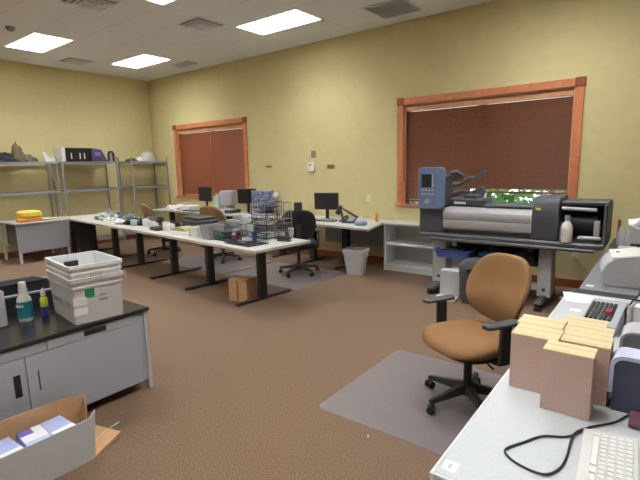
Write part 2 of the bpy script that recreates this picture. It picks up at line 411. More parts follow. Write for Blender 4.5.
plate('wall_plaque', 'small beige plaque on the wall left of the thermostat', 'plaque', -6.22, 1.64, .15, .045, M['plaque'])
plate('wall_plaque', 'brown rectangular plaque on the wall right of the thermostat', 'plaque', -4.72, 1.62, .15, .06, mat('brown_plaque_b', s2l(134,92,60), .6))
def outlet(x, z, label):
    r = thing('wall_outlet', label, 'outlet', (x, YF, z))
    MB().box((-.037,-.008,-.06), (.037,0,.06), c=.003).build('plate', M['offwhite'], r)
    MB().box((-.016,-.011,.01), (.016,-.008,.042), c=.002).box((-.016,-.011,-.042), (.016,-.008,-.01), c=.002).build('sockets', M['white_plastic'], r)
outlet(-3.95, 1.08, 'white wall outlet above the desk with the black monitor')
outlet(-.87, .45, 'white wall outlet beneath the right end of the large-format printer')
def cable(name, pts, r, m, label, cat='cable', sm=6):
    P = [Vector(p) for p in pts]; out = []
    for i in range(len(P)-1):
        p0, p1, p2, p3 = P[max(i-1,0)], P[i], P[i+1], P[min(i+2,len(P)-1)]
        for k in range(sm):
            t = k/sm
            out.append(.5*((2*p1)+(-p0+p2)*t+(2*p0-5*p1+4*p2-p3)*t*t+(-p0+3*p1-3*p2+p3)*t**3))
    out.append(P[-1])
    o = MB().tube(out, r, n=8).build(name, m, smooth=True)
    return tag(o, label, cat)
cable('power_cord', [(-.87,6.49,.42),(-.8,6.44,.36),(-.66,6.4,.2),(-.5,6.42,.04),(-.4,6.44,.012)], .008, M['grey_plastic'], 'grey power cord hanging from the outlet under the printer')

# ------------------------------------------------------------------ wire shelving on the left wall
def wire_shelving(y0, y1, label, x0=-10.06, x1=-9.6, ls=(.2, 1.26, 1.83), h=1.93):
    r = thing('wire_shelving', label, 'shelving unit', (x1, (y0+y1)/2, 0), 0, 'grey wire shelving units on the far left wall')
    w = (y1-y0)/2; d = x0-x1
    for sx in (0, d):
        for sy in (-w, w):
            MB().cyl((sx, sy, 0), (sx, sy, h), .016, n=10).build('post', M['shelf'], r)
    for z in ls:
        q = MB()
        q.box((-.012,-w,z-.045), (.012,w,z)).box((d-.012,-w,z-.045), (d+.012,w,z)).box((d,-w-.01,z-.045), (0,-w+.01,z)).box((d,w-.01,z-.045), (0,w+.01,z))
        n = int(2*w/.035)
        for i in range(n):
            y = -w+2*w*(i+.5)/n; q.box((d, y-.003, z-.006), (0, y+.003, z))
        q.build('shelf', M['shelf'], r)
    return r
wire_shelving(2.35, 4.03, 'grey wire shelving holding bags, leftmost unit on the far wall', ls=(1.26, 1.83))
wire_shelving(4.13, 5.26, 'grey wire shelving holding the black boxed equipment, middle unit')
wire_shelving(5.56, 6.46, 'nearly empty grey wire shelving in the room corner beside the window', x1=-9.52)
ZS = 1.83
q = MB().blob((0,0,0), (.18,.34,.17), .35, 4, 3); tag(q.build('duffel_bag', M['dark_bag'], loc=(-9.82,3.16,ZS), smooth=True), 'dark slumped bag on top wire shelf at left edge', 'bag')
q = MB().blob((0,0,0), (.1,.11,.3), .2, 4, 5); tag(q.build('cloth_bundle', mat('olive_cloth', s2l(112,98,70), .9, n_scale=20, n_amt=.2), loc=(-9.78,3.42,ZS), smooth=True), 'tall olive brown bundle standing on top shelf beside the dark bag', 'bundle')
q = MB().blob((0,0,0), (.13,.15,.13), .3, 4, 9); tag(q.build('cloth_bundle', mat('khaki_cloth', s2l(124,112,92), .9), loc=(-9.8,3.6,ZS), smooth=True), 'low khaki bundle on top shelf right of the dark bag', 'bundle')
q = MB().loft([[(-.01,-.03,0),(.01,-.03,0),(.01,.1,0),(-.01,.1,0)],[(-.01,-.09,.19),(.01,-.09,.19),(.01,-.06,.2),(-.01,-.06,.2)]]); tag(q.build('paper_sheet', M['paper'], loc=(-9.72,3.92,ZS)), 'white curled sheet standing on the top wire shelf', 'paper')
q = MB().blob((0,0,0), (.06,.07,.08), .3, 4, 2); tag(q.build('paper_wad', M['white_plastic'], loc=(-9.75,4.02,ZS), smooth=True), 'small white crumpled wad on top wire shelf beside the equipment box', 'paper wad')
r = thing('equipment_box', 'long black equipment box with a white end on the top wire shelf', 'box', (-9.75, 4.2, ZS))
MB().box((-.18,0,0), (.18,.52,.27), c=.01).build('body', M['screen'], r); MB().box((-.185,-.075,0), (.185,0,.28), c=.008).build('white_end', M['white_plastic'], r)
for y in (.1, .27, .36): MB().box((.18,y,.05), (.186,y+.02,.17)).build('light_mark', M['white_plastic'], r)
r = thing('packaging_box', 'dark purple printed box with a slanted side on top shelf', 'box', (-9.75, 4.73, ZS))
MB().prism([(0,0),(.32,0),(.2,.24),(0,.27)], -.18, .18, 'x').build('body', mat('purple_dark', s2l(70,62,100), .5, n_scale=12, n_amt=.4), r); MB().box((.181,.05,.11), (.186,.17,.19)).build('pink_panel', M['purple'], r)
r = thing('desktop_speaker', 'small black rounded speaker standing alone on the top wire shelf', 'speaker', (-9.66, 5.18, ZS))
q = MB()
for s in (0,): q.tube([(0,-.055,0),(0,-.055,.15),(0,-.03,.2),(0,.03,.2),(0,.055,.15),(0,.055,0)], .026, n=8)
q.build('frame', M['black'], r, smooth=True); MB().box((-.02,-.04,0), (0,.04,.17)).build('front_panel', M['grey_plastic'], r)
q = MB().blob((0,0,0), (.12,.15,.06), .25, 3, 12); tag(q.build('baseball_cap', mat('cap_cloth', s2l(90,90,62), .9), loc=(-9.75,5.72,ZS), smooth=True), 'small olive cap lying on the corner wire shelf', 'cap')
q = MB().blob((0,0,0), (.07,.09,.09), .2, 3, 14); tag(q.build('paper_wad', M['paper'], loc=(-9.7,5.88,ZS), smooth=True), 'white wad on the corner shelf right of the cap', 'paper wad')
q = MB().lathe([(.001,0),(.17,0),(.165,.1),(.13,.18),(.06,.22),(.001,.225)]); tag(q.build('cake_dome', M['clear'], loc=(-9.76,6.12,ZS), smooth=True), 'translucent plastic dome on the corner wire shelf', 'dome')

# ------------------------------------------------------------------ grey metal desk near the left wall
r = thing('metal_desk', 'grey metal desk with a panelled end, left of the long white tables', 'desk', (-9.12, 3.0, 0))
MB().box((-.8,0,.71), (.02,.92,.74), c=.006).build('desk_top', mat('desk_top_grey', s2l(176,176,178), .45, n_scale=100, n_amt=.04), r)
MB().box((-.02,.02,.2), (0,.9,.71)).build('end_panel', M['desk_metal'], r)
for x, y in ((-.05,.03), (-.05,.86), (-.78,.03), (-.78,.86)): MB().box((x,y,0), (x+.04,y+.04,.71)).build('leg', M['steel_light'], r)
MB().box((-.76,.87,.3), (-.04,.885,.71)).build('back_panel', M['desk_metal'], r)
MB().box((-.74,.1,.3), (-.08,.5,.7), c=.005).build('drawer_unit', M['dk_plastic'], r)
q = MB().prism([(-.16,0),(.18,0),(.2,.1),(.12,.15),(-.12,.16),(-.2,.06)], -.12, .12, 'x')
r = thing('yellow_bundle', 'yellow and orange bundle lying on the grey metal desk', 'bundle', (-9.3, 3.32, .74))
q = MB().box((-.13,-.17,.075), (.13,.17,.2), c=.03); q.build('yellow_top', M['yellow'], r, smooth=True)
MB().box((-.11,-.2,0), (.12,.18,.08), c=.02).build('orange_base', M['orange'], r)
tag(MB().cyl((0,-.02,.02), (0,.42,.02), .02, n=8).build('yellow_rod', M['cream_card'], loc=(-9.26,3.52,.74)), 'pale yellow rod lying beside the yellow bundle', 'rod')

# ------------------------------------------------------------------ long white tables
TR = R(-5.6); TO = Vector((-3.5, 3.38, 0)); TU = Vector((-math.cos(TR), -math.sin(TR), 0)); TV = Vector((-math.sin(TR), math.cos(TR), 0))
def tw(s, t, z=.742): 
    p = TO + TU*s + TV*t; return (p.x, p.y, z)
def white_table(s0, L, legs, label):
    p = tw(s0, 0, 0)
    r = thing('work_table', label, 'table', p, TR, 'long white work tables in a row')
    MB().box((-L+.004,0,.705), (0,.87,.74), c=.004).build('tabletop', [M['lam_table']], r)
    MB().box((-L+.004,-.006,.707), (0,0,.738)).box((0,-.006,.707), (.006,.872,.738)).build('edge_band', M['lam_edge2'], r)
    for x in legs:
        l = MB().box((-x-.04,.42,.03), (-x+.04,.52,.69), c=.004).build('leg', M['black_metal'], r)
        MB().box((-x-.03,.06,0), (-x+.03,.94,.04), c=.012).build('foot', M['black_metal'], l)
        MB().box((-x-.03,.1,.68), (-x+.03,.82,.705)).build('bracket', M['black_metal'], l)
    return r
white_table(0, 2.0, (.47,1.61), 'white work table nearest the camera, crowded with wire baskets')
white_table(2.0, 2.0, (.60,1.74), 'white work table in the middle of the row')
white_table(4.0, 2.05, (.74,1.8), 'white work table at the far end of the row beside the grey desk')
p = tw(5.78, .10, 0)
r = thing('filing_pedestal', 'black cabinet standing under the far white table', 'cabinet', p, TR)
MB().box((-.15,0,0), (.15,.3,.69), c=.005).build('body', M['black_metal'], r)
for z in (.06,.27,.48): MB().box((-.135,-.012,z), (.135,0,z+.19), c=.004).build('drawer', M['black_metal'], r)
# cardboard box under the near table
r = thing('cardboard_box', 'small brown cardboard box on the carpet under the nearest white table', 'cardboard box', (-4.11, 3.69, 0), R(14))
MB().box((-.13,-.05,0), (.13,.19,.27), c=.003).build('body', M['card'], r)
q = MB().loft([[(-.13,-.05,.27),(.13,-.05,.27),(.13,-.046,.272),(-.13,-.046,.272)],[(-.13,.06,.285),(.13,.06,.285),(.13,.06,.289),(-.13,.06,.289)]]); q.build('flap', M['card'], r)
q = MB().loft([[(-.13,.19,.27),(.13,.19,.27),(.13,.186,.272),(-.13,.186,.272)],[(-.13,.08,.28),(.13,.08,.28),(.13,.08,.284),(-.13,.08,.284)]]); q.build('flap', M['card'], r)
MB().box((-.01,-.053,0), (.01,-.05,.26)).build('tape', M['base_wood'], r)

# --- clutter on the tables
def wire_basket(name, label, s, t, w, d, h, m, rz=TR, z=.742, cell=.035, tiers=1, r_=.0028, cat='basket', flare=1.0):
    p = tw(s, t, z); r = thing(name, label, cat, p, rz)
    for k in range(tiers):
        q = MB(); z0 = k*h*1.25+.004
        for zz, f in ((z0, .92), (z0+h*.5, .96*flare), (z0+h, 1.0*flare)):
            q.tube([(-w/2*f,-d/2*f,zz),(w/2*f,-d/2*f,zz),(w/2*f,d/2*f,zz),(-w/2*f,d/2*f,zz)], r_*1.5, n=4, closed=True)
        nx = max(3, int(w/cell)); ny = max(3, int(d/cell))
        for i in range(nx+1):
            x = -w/2+w*i/nx
            q.tube([(x*flare,-d/2*flare,z0+h),(x*.92,-d/2*.92,z0),(x*.92,d/2*.92,z0),(x*flare,d/2*flare,z0+h)], r_, n=4)
        for i in range(ny+1):
            y = -d/2+d*i/ny
            q.tube([(-w/2*flare,y*flare,z0+h),(-w/2*.92,y*.92,z0),(w/2*.92,y*.92,z0),(w/2*flare,y*flare,z0+h)], r_, n=4)
        q.build('wire_tray' if tiers > 1 else 'wire_frame', m, r)
    if tiers > 1:
        H = (tiers-1)*h*1.25+h
        for sx in (-1, 1):
            for sy in (-1, 1): MB().cyl((sx*w/2,sy*d/2,0), (sx*w/2,sy*d/2,H+.02), .005, n=6).build('upright', m, r)
    return r
wire_basket('wire_basket', 'low black wire basket at the front corner of the nearest white table', .45, .24, .5, .32, .11, M['wire'], cell=.028)
wire_basket('wire_basket', 'black wire basket left of the front corner basket on the nearest table', .9, .33, .4, .34, .12, M['wire'], cell=.028)
wire_basket('letter_tray_stack', 'tiered black wire trays standing at back of nearest white table', .6, .7, .28, .26, .13, M['wire'], tiers=3, cat='tray stack')
wire_basket('wire_caddy', 'chrome wire caddy with tall sides at the back right of the nearest table', .34, .74, .14, .16, .2, M['chrome'], tiers=2, cat='caddy')
wire_basket('wire_basket', 'flared chrome wire basket behind the clear cups on the nearest table', .86, .74, .36, .28, .2, M['chrome'], flare=1.1)
wire_basket('wire_basket', 'tall flared chrome basket holding the clear cup stacks on the nearest table', .9, .5, .44, .26, .2, M['chrome'], flare=1.15, cell=.022)
wire_basket('wire_basket', 'small chrome wire basket between the grey tub and the clear jars', 1.26, .42, .22, .2, .15, M['chrome'], flare=1.1, cell=.022)
def cup(label, s, t, r1, h, m, n=1, group=None, name='plastic_cup', cat='cup'):
    p = tw(s, t); r = thing(name, label, cat, p, 0, group)
    for k in range(n):
        q = MB(); z = k*.02
        q.lathe([(r1*.7,z),(r1,z+h),(r1*1.06,z+h),(r1*1.06,z+h+.006),(r1*.96,z+h+.004),(r1*.66,z+.006),(.001,z+.005)], n=16)
        q.build('cup_wall', m, r, smooth=True)
    return r
g = 'clear plastic cups on the nearest table'
for k, (s, t, a, h, n, lab) in enumerate([(.78,.5,.05,.16,5,'tall stack of clear cups in front of the flared wire basket'), (.92,.52,.05,.15,4,'stack of clear cups left of the tallest clear cup stack'),
        (1.06,.56,.05,.14,2,'short clear cup stack at the left of the clear cups'), (.66,.47,.045,.14,3,'clear cup stack at the right end of the clear cups'), (.86,.4,.04,.13,1,'single clear cup in front of the clear cup stacks')]):
    cup(lab, s, t, a, h, M['clear'], n, g)
cup('blue and white cup standing in the front corner wire basket', .36, .3, .035, .13, M['blue'])
cup('red cup beside the clear cups on nearest table', .74, .34, .032, .09, M['red'])
cup('white cup on top right area of nearest table behind the stapler', .33, .86, .035, .12, M['white_plastic'])
def simple(name, label, cat, s, t, dims, m, z=.742, rz=0, c=.006, group=None):
    q = MB().box((-dims[0]/2,-dims[1]/2,0), (dims[0]/2,dims[1]/2,dims[2]), c=c)
    p = tw(s, t, z); return tag(q.build(name, m, loc=p, rz=TR+rz), label, cat, group)
# things in the baskets
rnd = random.Random(11)
for k, (nm, lab, m, s, t, d) in enumerate([
    ('glue_bottle','small grey bottle lying in the front corner basket','grey_plastic',.5,.2,(.1,.03,.03)),
    ('notepad','small white notepad in the front corner basket','paper',.55,.32,(.09,.07,.04)),
    ('pink_eraser','pink block in the front corner wire basket','pink_card',.44,.2,(.05,.04,.04)),
    ('tape_box','dark box lying in the left wire basket','black',.95,.35,(.16,.12,.07)),
    ('card_pack','white card pack in the left wire basket','paper',.82,.38,(.08,.1,.09)),
    ('green_sponge','dark green sponge in the left wire basket','green',1.02,.26,(.1,.06,.04))]):
    simple(nm, lab, 'office item', s, t, d, M[m], z=.756, rz=rnd.uniform(-.5,.5))
# contents of the tiered trays
simple('blue_box', 'dark blue box with white spots on top of tiered wire trays', 'box', .6, .7, (.14,.16,.1), mat('blue_spotted', s2l(40,44,90), .4, n_scale=30, col2=s2l(170,175,200)), z=.742+.345)
simple('document_pile', 'grey papers in the middle wire tray', 'papers', .6, .7, (.22,.2,.04), M['lt_plastic'], z=.742+.172)
simple('document_pile', 'white papers in the lowest wire tray', 'papers', .6, .7, (.22,.2,.05), M['paper'], z=.752)
r = thing('white_globe', 'white round knob lamp rising behind the chrome caddy', 'lamp', tw(.47,.76), 0)
MB().lathe([(.001,0),(.05,0),(.05,.015),(.008,.02),(.008,.50),(.001,.50)]).build('stem', M['chrome'], r); MB().lathe([(.001,.49),(.03,.5),(.045,.535),(.03,.57),(.001,.58)]).build('globe', M['white_plastic'], r, smooth=True)
for k, (s_c, t_c, hh, lab) in enumerate([(.95,.66,.24,'tall clear jar left of the tiered wire trays'), (1.08,.7,.26,'tall clear jar at the left of the clear jars'), (.84,.62,.20,'shorter clear jar nearest the tiered wire trays'), (1.2,.6,.18,'low clear jar beside the black flat printer')]):
    rj = thing('clear_jar', lab, 'jar', tw(s_c, t_c), 0, 'clear jars behind the cup stacks')
    MB().lathe([(.001,0),(.06,0),(.065,.01),(.07,hh),(.066,hh),(.06,.012),(.001,.012)]).build('jar_wall', M['clear'], rj, smooth=True)
    MB().lathe([(.001,hh),(.073,hh),(.073,hh+.02),(.001,hh+.022)]).build('lid', M['lt_plastic'], rj)
    MB().blob((0,0,.014), (.05,.05,hh*.6), .4, 4, 60+k).build('contents', mat('jar_fill_%d' % k, s2l(*[(150,150,156),(196,196,200),(120,110,110),(200,196,190)][k]), .6, n_scale=40, n_amt=.4), rj)
# stapler
r = thing('stapler', 'black stapler near the right edge of nearest white table', 'stapler', tw(.2,.62), TR+R(20))
MB().box((-.09,-.022,0), (.09,.022,.014), c=.004).build('base', M['black'], r)
MB().prism([(-.09,.02),(.09,.03),(.09,.05),(.02,.062),(-.09,.035)], -.018, .018, 'y').build('arm', M['black'], r)
r = thing('tape_dispenser', 'silver and black tape dispenser behind the stapler', 'tape dispenser', tw(.3,.7), TR)
MB().prism([(-.08,0),(.08,0),(.07,.03),(.02,.05),(-.05,.05),(-.08,.03)], -.025, .025, 'y').build('base', M['black'], r)
MB().cyl((-.02,-.02,.06), (-.02,.02,.06), .035, n=18).build('tape_roll', M['lt_plastic'], r)
# grey bin, papers, device, folder
def tub(name, label, s, t, w, d, h, m, z=.742, cat='bin', rz=0):
    p = tw(s, t, z); r = thing(name, label, cat, p, TR+rz)
    q = MB(); k = .86; e = .006
    def rg(f, zz, o=0): return [(-w/2*f+o,-d/2*f+o,zz),(w/2*f-o,-d/2*f+o,zz),(w/2*f-o,d/2*f-o,zz),(-w/2*f+o,d/2*f-o,zz)]
    q.loft([rg(k,0), rg(1,h), rg(1.04,h), rg(1.04,h+.01), rg(1,h+.01,e), rg(k,.008,e)])
    q.build('tub_wall', m, r); return r
tub('storage_tub', 'grey plastic tub at the front edge of the nearest white table', 1.12, .22, .2, .24, .17, M['grey_plastic'])
tub('paper_bin', 'small white bin left of the grey tub on the nearest table', 1.4, .2, .17, .18, .13, M['white_plastic'])
simple('paper_pack', 'pinkish paper pack leaning by the small white bin', 'paper', 1.52, .2, (.05,.14,.11), M['pink_card'])
r = thing('printer_small', 'black flat printer at the left end of the nearest white table', 'printer', tw(1.84,.50), TR+R(-4))
MB().box((-.24,-.17,.03), (.24,.17,.18), c=.015).build('body', M['black'], r); MB().box((-.2,-.15,.18), (.2,.15,.22), c=.01).build('lid', M['black'], r)
MB().box((-.17,-.26,.04), (.17,-.17,.05)).build('output_tray', M['black'], r); MB().box((-.02,-.176,.08), (.05,-.17,.1)).build('white_badge', M['white_plastic'], r)
for x in (-.2,.2): MB().cyl((x,-.12,0), (x,-.12,.03), .012, n=8).cyl((x,.12,0), (x,.12,.03), .012, n=8).build('foot', M['black'], r)
r = thing('laptop', 'dark grey laptop lying flat behind the black flat printer', 'laptop', tw(1.45,.68), TR)
MB().box((-.17,-.12,0), (.17,.12,.02), c=.005).build('keyboard_base', M['dk_plastic'], r); MB().box((-.17,-.12,.021), (.17,.12,.032), c=.004).build('lid', mat('bluish_lid', s2l(120,136,156), .4), r)
r = thing('folder_stack', 'olive and cream folder stack at the front of the nearest white table', 'folders', tw(1.86,.24), TR+R(12))
MB().box((-.16,-.11,0), (.16,.11,.045), c=.003).build('white_folders', M['paper'], r); 
MB().prism([(-.15,.046),(.15,.046),(.12,.085),(-.02,.1),(-.14,.07)], -.1, .1, 'y').build('olive_folder', mat('olive', s2l(170,162,112), .8), r)
simple('carton_small', 'small white carton standing left of the folder stack', 'box', 2.12, .2, (.08,.08,.12), M['white_plastic'])
# middle and far table
def mug(label, s, t, m, h=.1, r1=.04):
    r = thing('mug', label, 'mug', tw(s,t), TR+R(60), 'mugs on the middle and far tables')
    MB().lathe([(r1*.9,0),(r1,h*.2),(r1,h),(r1*.92,h),(r1*.88,h*.1),(.001,h*.1)], n=18).build('mug_body', m, r, smooth=True)
    MB().tube([(r1*.95,0,h*.8),(r1*1.6,0,h*.75),(r1*1.7,0,h*.45),(r1*.95,0,h*.25)], .006, n=6).build('handle', m, r, smooth=True)
mug('large white mug on the middle table near the folder stack', 2.35, .25, M['white_plastic'], .13, .055)
mug('white mug at the front edge of the middle table', 2.72, .2, M['white_plastic'], .12, .05)
mug('pale mug behind the white mugs on the middle table', 3.1, .3, M['crate_in'], .12, .05)
mug('pale green mug on the middle table beside the dark pouch', 3.35, .22, mat('pale_green', s2l(186,204,190), .5), .1, .05)
def heap(name, label, cat, s, t, r_, m, seed, z=.742, amp=.35):
    q = MB().blob((0,0,0), r_, amp, 4, seed, n=24, m=14); return tag(q.build(name, m, loc=tw(s,t,z), rz=TR, smooth=True), label, cat)
heap('cloth_pouch', 'black slumped pouch between the white mugs on the middle table', 'pouch', 2.55, .42, (.17,.13,.1), M['dark_bag'], 21)
heap('cloth_pouch', 'long dark cloth pouch on the far half of the middle table', 'pouch', 3.55, .35, (.28,.14,.09), M['dark_bag'], 25)
heap('cloth_pouch', 'grey and black pouch at the boundary of the middle and far tables', 'pouch', 4.1, .5, (.2,.15,.1), mat('grey_black', s2l(60,64,64), .8, n_scale=14, col2=s2l(150,155,150)), 31)
heap('plastic_bag', 'black and white plastic bag heap on the far table', 'bag', 4.75, .42, (.26,.2,.13), mat('bw_bag', s2l(190,196,190), .6, n_scale=9, col2=s2l(50,56,52)), 27)
heap('plastic_bag', 'small white bag beside the heap on the far table', 'bag', 4.35, .25, (.13,.1,.07), M['white_plastic'], 28)
heap('paper_pile', 'white crumpled papers along the front of the far table', 'papers', 3.85, .22, (.16,.1,.07), M['paper'], 29)
r = thing('camera_body', 'small black camera standing upright on the middle table', 'camera', tw(2.98,.5), TR)
MB().box((-.05,-.03,0), (.05,.03,.14), c=.01).build('body', M['black'], r); MB().cyl((0,-.03,.08), (0,-.07,.08), .028, n=16).build('lens', M['screen'], r)
simple('wooden_block', 'dark brown box with pinkish top behind the pouches', 'box', 3.75, .72, (.26,.18,.07), mat('mauve', s2l(96,74,80), .7))
simple('paper_stack', 'low white paper stack on the back of the middle table', 'papers', 2.6, .68, (.3,.22,.02), M['paper'])
simple('black_tray', 'flat black tray among the mugs on the middle table', 'tray', 2.52, .2, (.22,.14,.05), M['black'])
heap('paper_wad', 'small crumpled white wad at the far end of the long tables', 'paper wad', 5.55, .62, (.12,.09,.06), M['white_plastic'], 33)
simple('amber_bottle', 'short brown box beside the far paper wad', 'box', 5.2, .74, (.06,.06,.06), M['base_wood'])

# ------------------------------------------------------------------ desks along the window wall
def back_desk(x0, x1, y0, y1, label, z=.74):
    r = thing('wall_desk', label, 'desk', ((x0+x1)/2, (y0+y1)/2, 0)); w = (x1-x0)/2; d = (y1-y0)/2
    MB().box((-w,-d,z-.035), (w,d,z), c=.005).build('desk_top', M['lam_table'], r)
    for sx in (-1, 1):
        l = MB().box((sx*(w-.3)-.04,-.05,.03), (sx*(w-.3)+.04,.05,z-.035)).build('leg', M['black_metal'], r)
        MB().box((sx*(w-.3)-.03,-d*.9,0), (sx*(w-.3)+.03,d*.9,.035), c=.01).build('foot', M['black_metal'], l)
    return r
back_desk(-9.3, -7.35, 5.84, 6.44, 'white desk in the far corner under the window blinds')
back_desk(-7.33, -5.3, 5.84, 6.44, 'white desk under the far window, right of the corner desk')
# crumpled paper on corner desk
q = MB().blob((0,0,0), (.3,.16,.09), .3, 3, 41, n=28, m=14); tag(q.build('crumpled_cloth', M['white_plastic'], loc=(-8.72,6.05,.741), smooth=True), 'white crumpled cloth on the corner desk', 'cloth')
def monitor(label, x, y, w, h, rz, z=.74, base=.12, m=None, stand=.1):
    r = thing('computer_monitor', label, 'monitor', (x, y, z), rz)
    MB().box((-w/2,-.02,base), (w/2,.025,base+h), c=.008).build('bezel', M['black'], r)
    MB().box((-w/2+.018,-.023,base+.02), (w/2-.018,-.019,base+h-.02)).build('screen', M['screen'], r)
    MB().box((-.03,.02,.01), (.03,.05,base+h*.4), c=.004).build('neck', M['black'], r)
    MB().lathe([(.001,0),(.12,0),(.12,.01),(.04,.018),(.001,.018)], (0,.03,0), sx=1, sy=.8).build('stand_base', M['black'], r)
    return r
monitor('black monitor on the white desk beneath the far blinds, left of the white crt', -7.72, 6.1, .46, .3, R(-8), base=.21)
r = thing('crt_monitor', 'light grey box-shaped monitor beneath the right edge of the far window', 'monitor', (-6.95, 6.12, .81), R(20))
MB().box((-.14,-.2,.09), (.14,-.02,.38), c=.015).build('front_housing', M['lt_plastic'], r)
MB().loft([[(-.13,-.02,.1),(.13,-.02,.1),(.13,-.02,.37),(-.13,-.02,.37)],[(-.1,.2,.14),(.1,.2,.14),(.1,.2,.36),(-.1,.2,.36)]]).build('rear_housing', M['lt_plastic'], r)
MB().lathe([(.001,0),(.14,0),(.12,.03),(.06,.05),(.06,.09),(.001,.09)], (0,-.06,0)).build('swivel_base', M['lt_plastic'], r)
monitor('wide black monitor right of the light grey box-shaped monitor', -6.47, 6.12, .44, .29, R(10), base=.2)
q = MB().box((-.17,-.14,0), (.17,.14,.2), c=.01); tag(q.build('office_box', mat('blue_dark_spot', s2l(50,54,96), .4, n_scale=26, col2=s2l(170,176,205)), loc=(-6.02,6.1,1.0)), 'dark blue spotted box at right end of the far window desk', 'box')
simple2 = lambda name, label, cat, loc, d, m, rz=0, c=.006: tag(MB().box((-d[0]/2,-d[1]/2,0), (d[0]/2,d[1]/2,d[2]), c=c).build(name, m, loc=loc, rz=rz), label, cat)
simple2('storage_box', 'tall grey storage box supporting the dark blue spotted box', 'box', (-6.02,6.1,.74), (.34,.28,.26), M['lt_plastic'])
simple2('riser_block', 'dark riser block beneath the light grey box-shaped monitor', 'riser', (-6.95,6.1,.74), (.3,.3,.07), M['dk_plastic'])
simple2('paper_stack', 'white paper stack below the blinds left of the black monitor', 'papers', (-8.28,6.12,.74), (.3,.25,.1), M['paper'])
simple2('keyboard_dark', 'dark keyboard lying in front of the black far monitor', 'keyboard', (-8.0,5.94,.74), (.42,.15,.025), M['black'])
simple2('paper_stack', 'white papers piled in front of light grey box-shaped monitor', 'papers', (-7.1,5.92,.74), (.3,.12,.08), M['paper'])
simple2('mint_box', 'pale mint box between the black monitor and the grey box-shaped monitor', 'box', (-7.42,6.2,.74), (.16,.15,.33), mat('mint', s2l(196,216,200), .6))

# skewed desk with the monitor by the waste bin
DR = math.atan2(5.40-5.68, 4.70-3.32)
DR = R(-11)
r = thing('corner_desk', 'white desk with the black monitor beside the grey waste bin', 'desk', (-3.30, 5.40, 0), 0)
MB().prism([(-1.75,.26),(0,0),(-.17,.66),(-.17,1.06),(-1.75,1.06)], .705, .74).build('desk_top', M['lam_table'], r)
MB().prism([(-1.75,.252),(.002,-.01),(0,0),(-1.75,.262)], .707, .738).build('edge_band', M['lam_edge2'], r)
for x, y in ((-.78,.6), (-1.5,.65)):
    l = MB().box((x-.05,y-.05,.03), (x+.05,y+.05,.705)).build('leg', M['black_metal'], r)
    MB().box((x-.03,y-.3,0), (x+.03,y+.3,.035), c=.01).build('foot', M['black_metal'], l)
MB().box((-1.5,1.0,.3), (-.3,1.02,.705)).build('modesty_panel', M['desk_metal'], r)
monitor('black flat monitor on the white desk above the grey waste bin', -4.50, 6.05, .43, .28, R(14), base=.17)
r = thing('computer_keyboard', 'grey keyboard in front of the monitor above the waste bin', 'keyboard', (-4.42, 5.86, .74), R(8))
MB().box((-.22,-.07,0), (.22,.07,.022), c=.004).build('body', M['dk_plastic'], r)
q = MB()
for i in range(14):
    for j in range(5): q.box((-.205+i*.0295,-.06+j*.025,.022), (-.205+i*.0295+.024,-.06+j*.025+.02,.03))
q.build('keys', M['grey_plastic'], r)
r = thing('desk_telephone', 'black desk telephone with raised handset right of the monitor', 'telephone', (-3.93, 5.9, .74), R(10))
MB().prism([(-.11,0),(.11,0),(.11,.06),(-.11,.03)], -.1, .1, 'x').build('base', M['dk_plastic'], r)
MB().tube([(-.09,-.1,.05),(-.09,-.09,.08),(-.09,.09,.09),(-.09,.1,.06)], .018, n=8).build('handset', M['black'], r, smooth=True)
q = MB()
for i in range(3):
    for j in range(4): q.box((-.02+i*.035,-.08+j*.03,.035+j*.008), (.003+i*.035,-.06+j*.03,.05+j*.008))
q.build('buttons', M['lt_plastic'], r)
r = thing('desk_lamp_arm', 'black folding arm leaning between the monitor and the telephone', 'lamp', (-4.12, 5.98, .74))
MB().lathe([(.001,0),(.07,0),(.07,.015),(.02,.025),(.001,.025)]).build('base', M['black'], r)
MB().tube([(0,0,.02),(-.06,.02,.22),(.12,.02,.14),(.34,0,.05)], .02, n=8).build('arm', M['black'], r)
MB().cyl((-.12,.02,.12), (-.05,.02,.24), .045, .03).build('lamp_head', M['black'], r)
r = thing('tissue_tub', 'small blue and white tub at front of the monitor desk', 'tub', (-3.62, 5.72, .74))
MB().lathe([(.001,0),(.09,0),(.1,.03),(.085,.06),(.001,.06)]).build('base', mat('pale_blue', s2l(120,140,170), .5), r); MB().lathe([(.001,.06),(.075,.06),(.05,.1),(.015,.14),(.001,.14)]).build('lid', M['lt_plastic'], r)
tag(MB().lathe([(.001,0),(.025,0),(.025,.1),(.012,.12),(.012,.14),(.001,.14)]).build('glue_bottle', M['orange'], loc=(-3.62,6.2,.74), smooth=True), 'small orange brown bottle on the desk beneath the wall outlet', 'bottle')
cable('computer_cable', [(-4.0,6.0,.7),(-4.0,5.9,.5),(-3.95,5.9,.25),(-3.8,5.95,.08),(-3.75,5.97,.01)], .008, M['black'], 'black cable hanging under the monitor desk')

# low white bookcase
r = thing('bookcase', 'low white two-shelf bookcase left of the printer stand', 'bookcase', (-3.44, 6.1, 0))
W = 1.25
MB().box((0,0,0), (.03,.38,.715)).build('side_panel', M['lam_edge'], r); MB().box((W-.03,0,0), (W,.38,.715)).build('side_panel', M['lam_edge'], r)
MB().box((.03,.36,0), (W-.03,.38,.715)).build('back_panel', M['laminate'], r)
MB().box((-.02,-.02,.715), (W+.02,.39,.745), c=.004).build('top', M['lam_table'], r)
MB().box((.03,0,.40), (W-.03,.36,.43)).build('shelf', M['lam_edge'], r); MB().box((.03,0,.07), (W-.03,.36,.1)).build('shelf', M['lam_edge'], r)
MB().box((.03,.01,0), (W-.03,.03,.07)).build('plinth', M['lam_edge'], r)

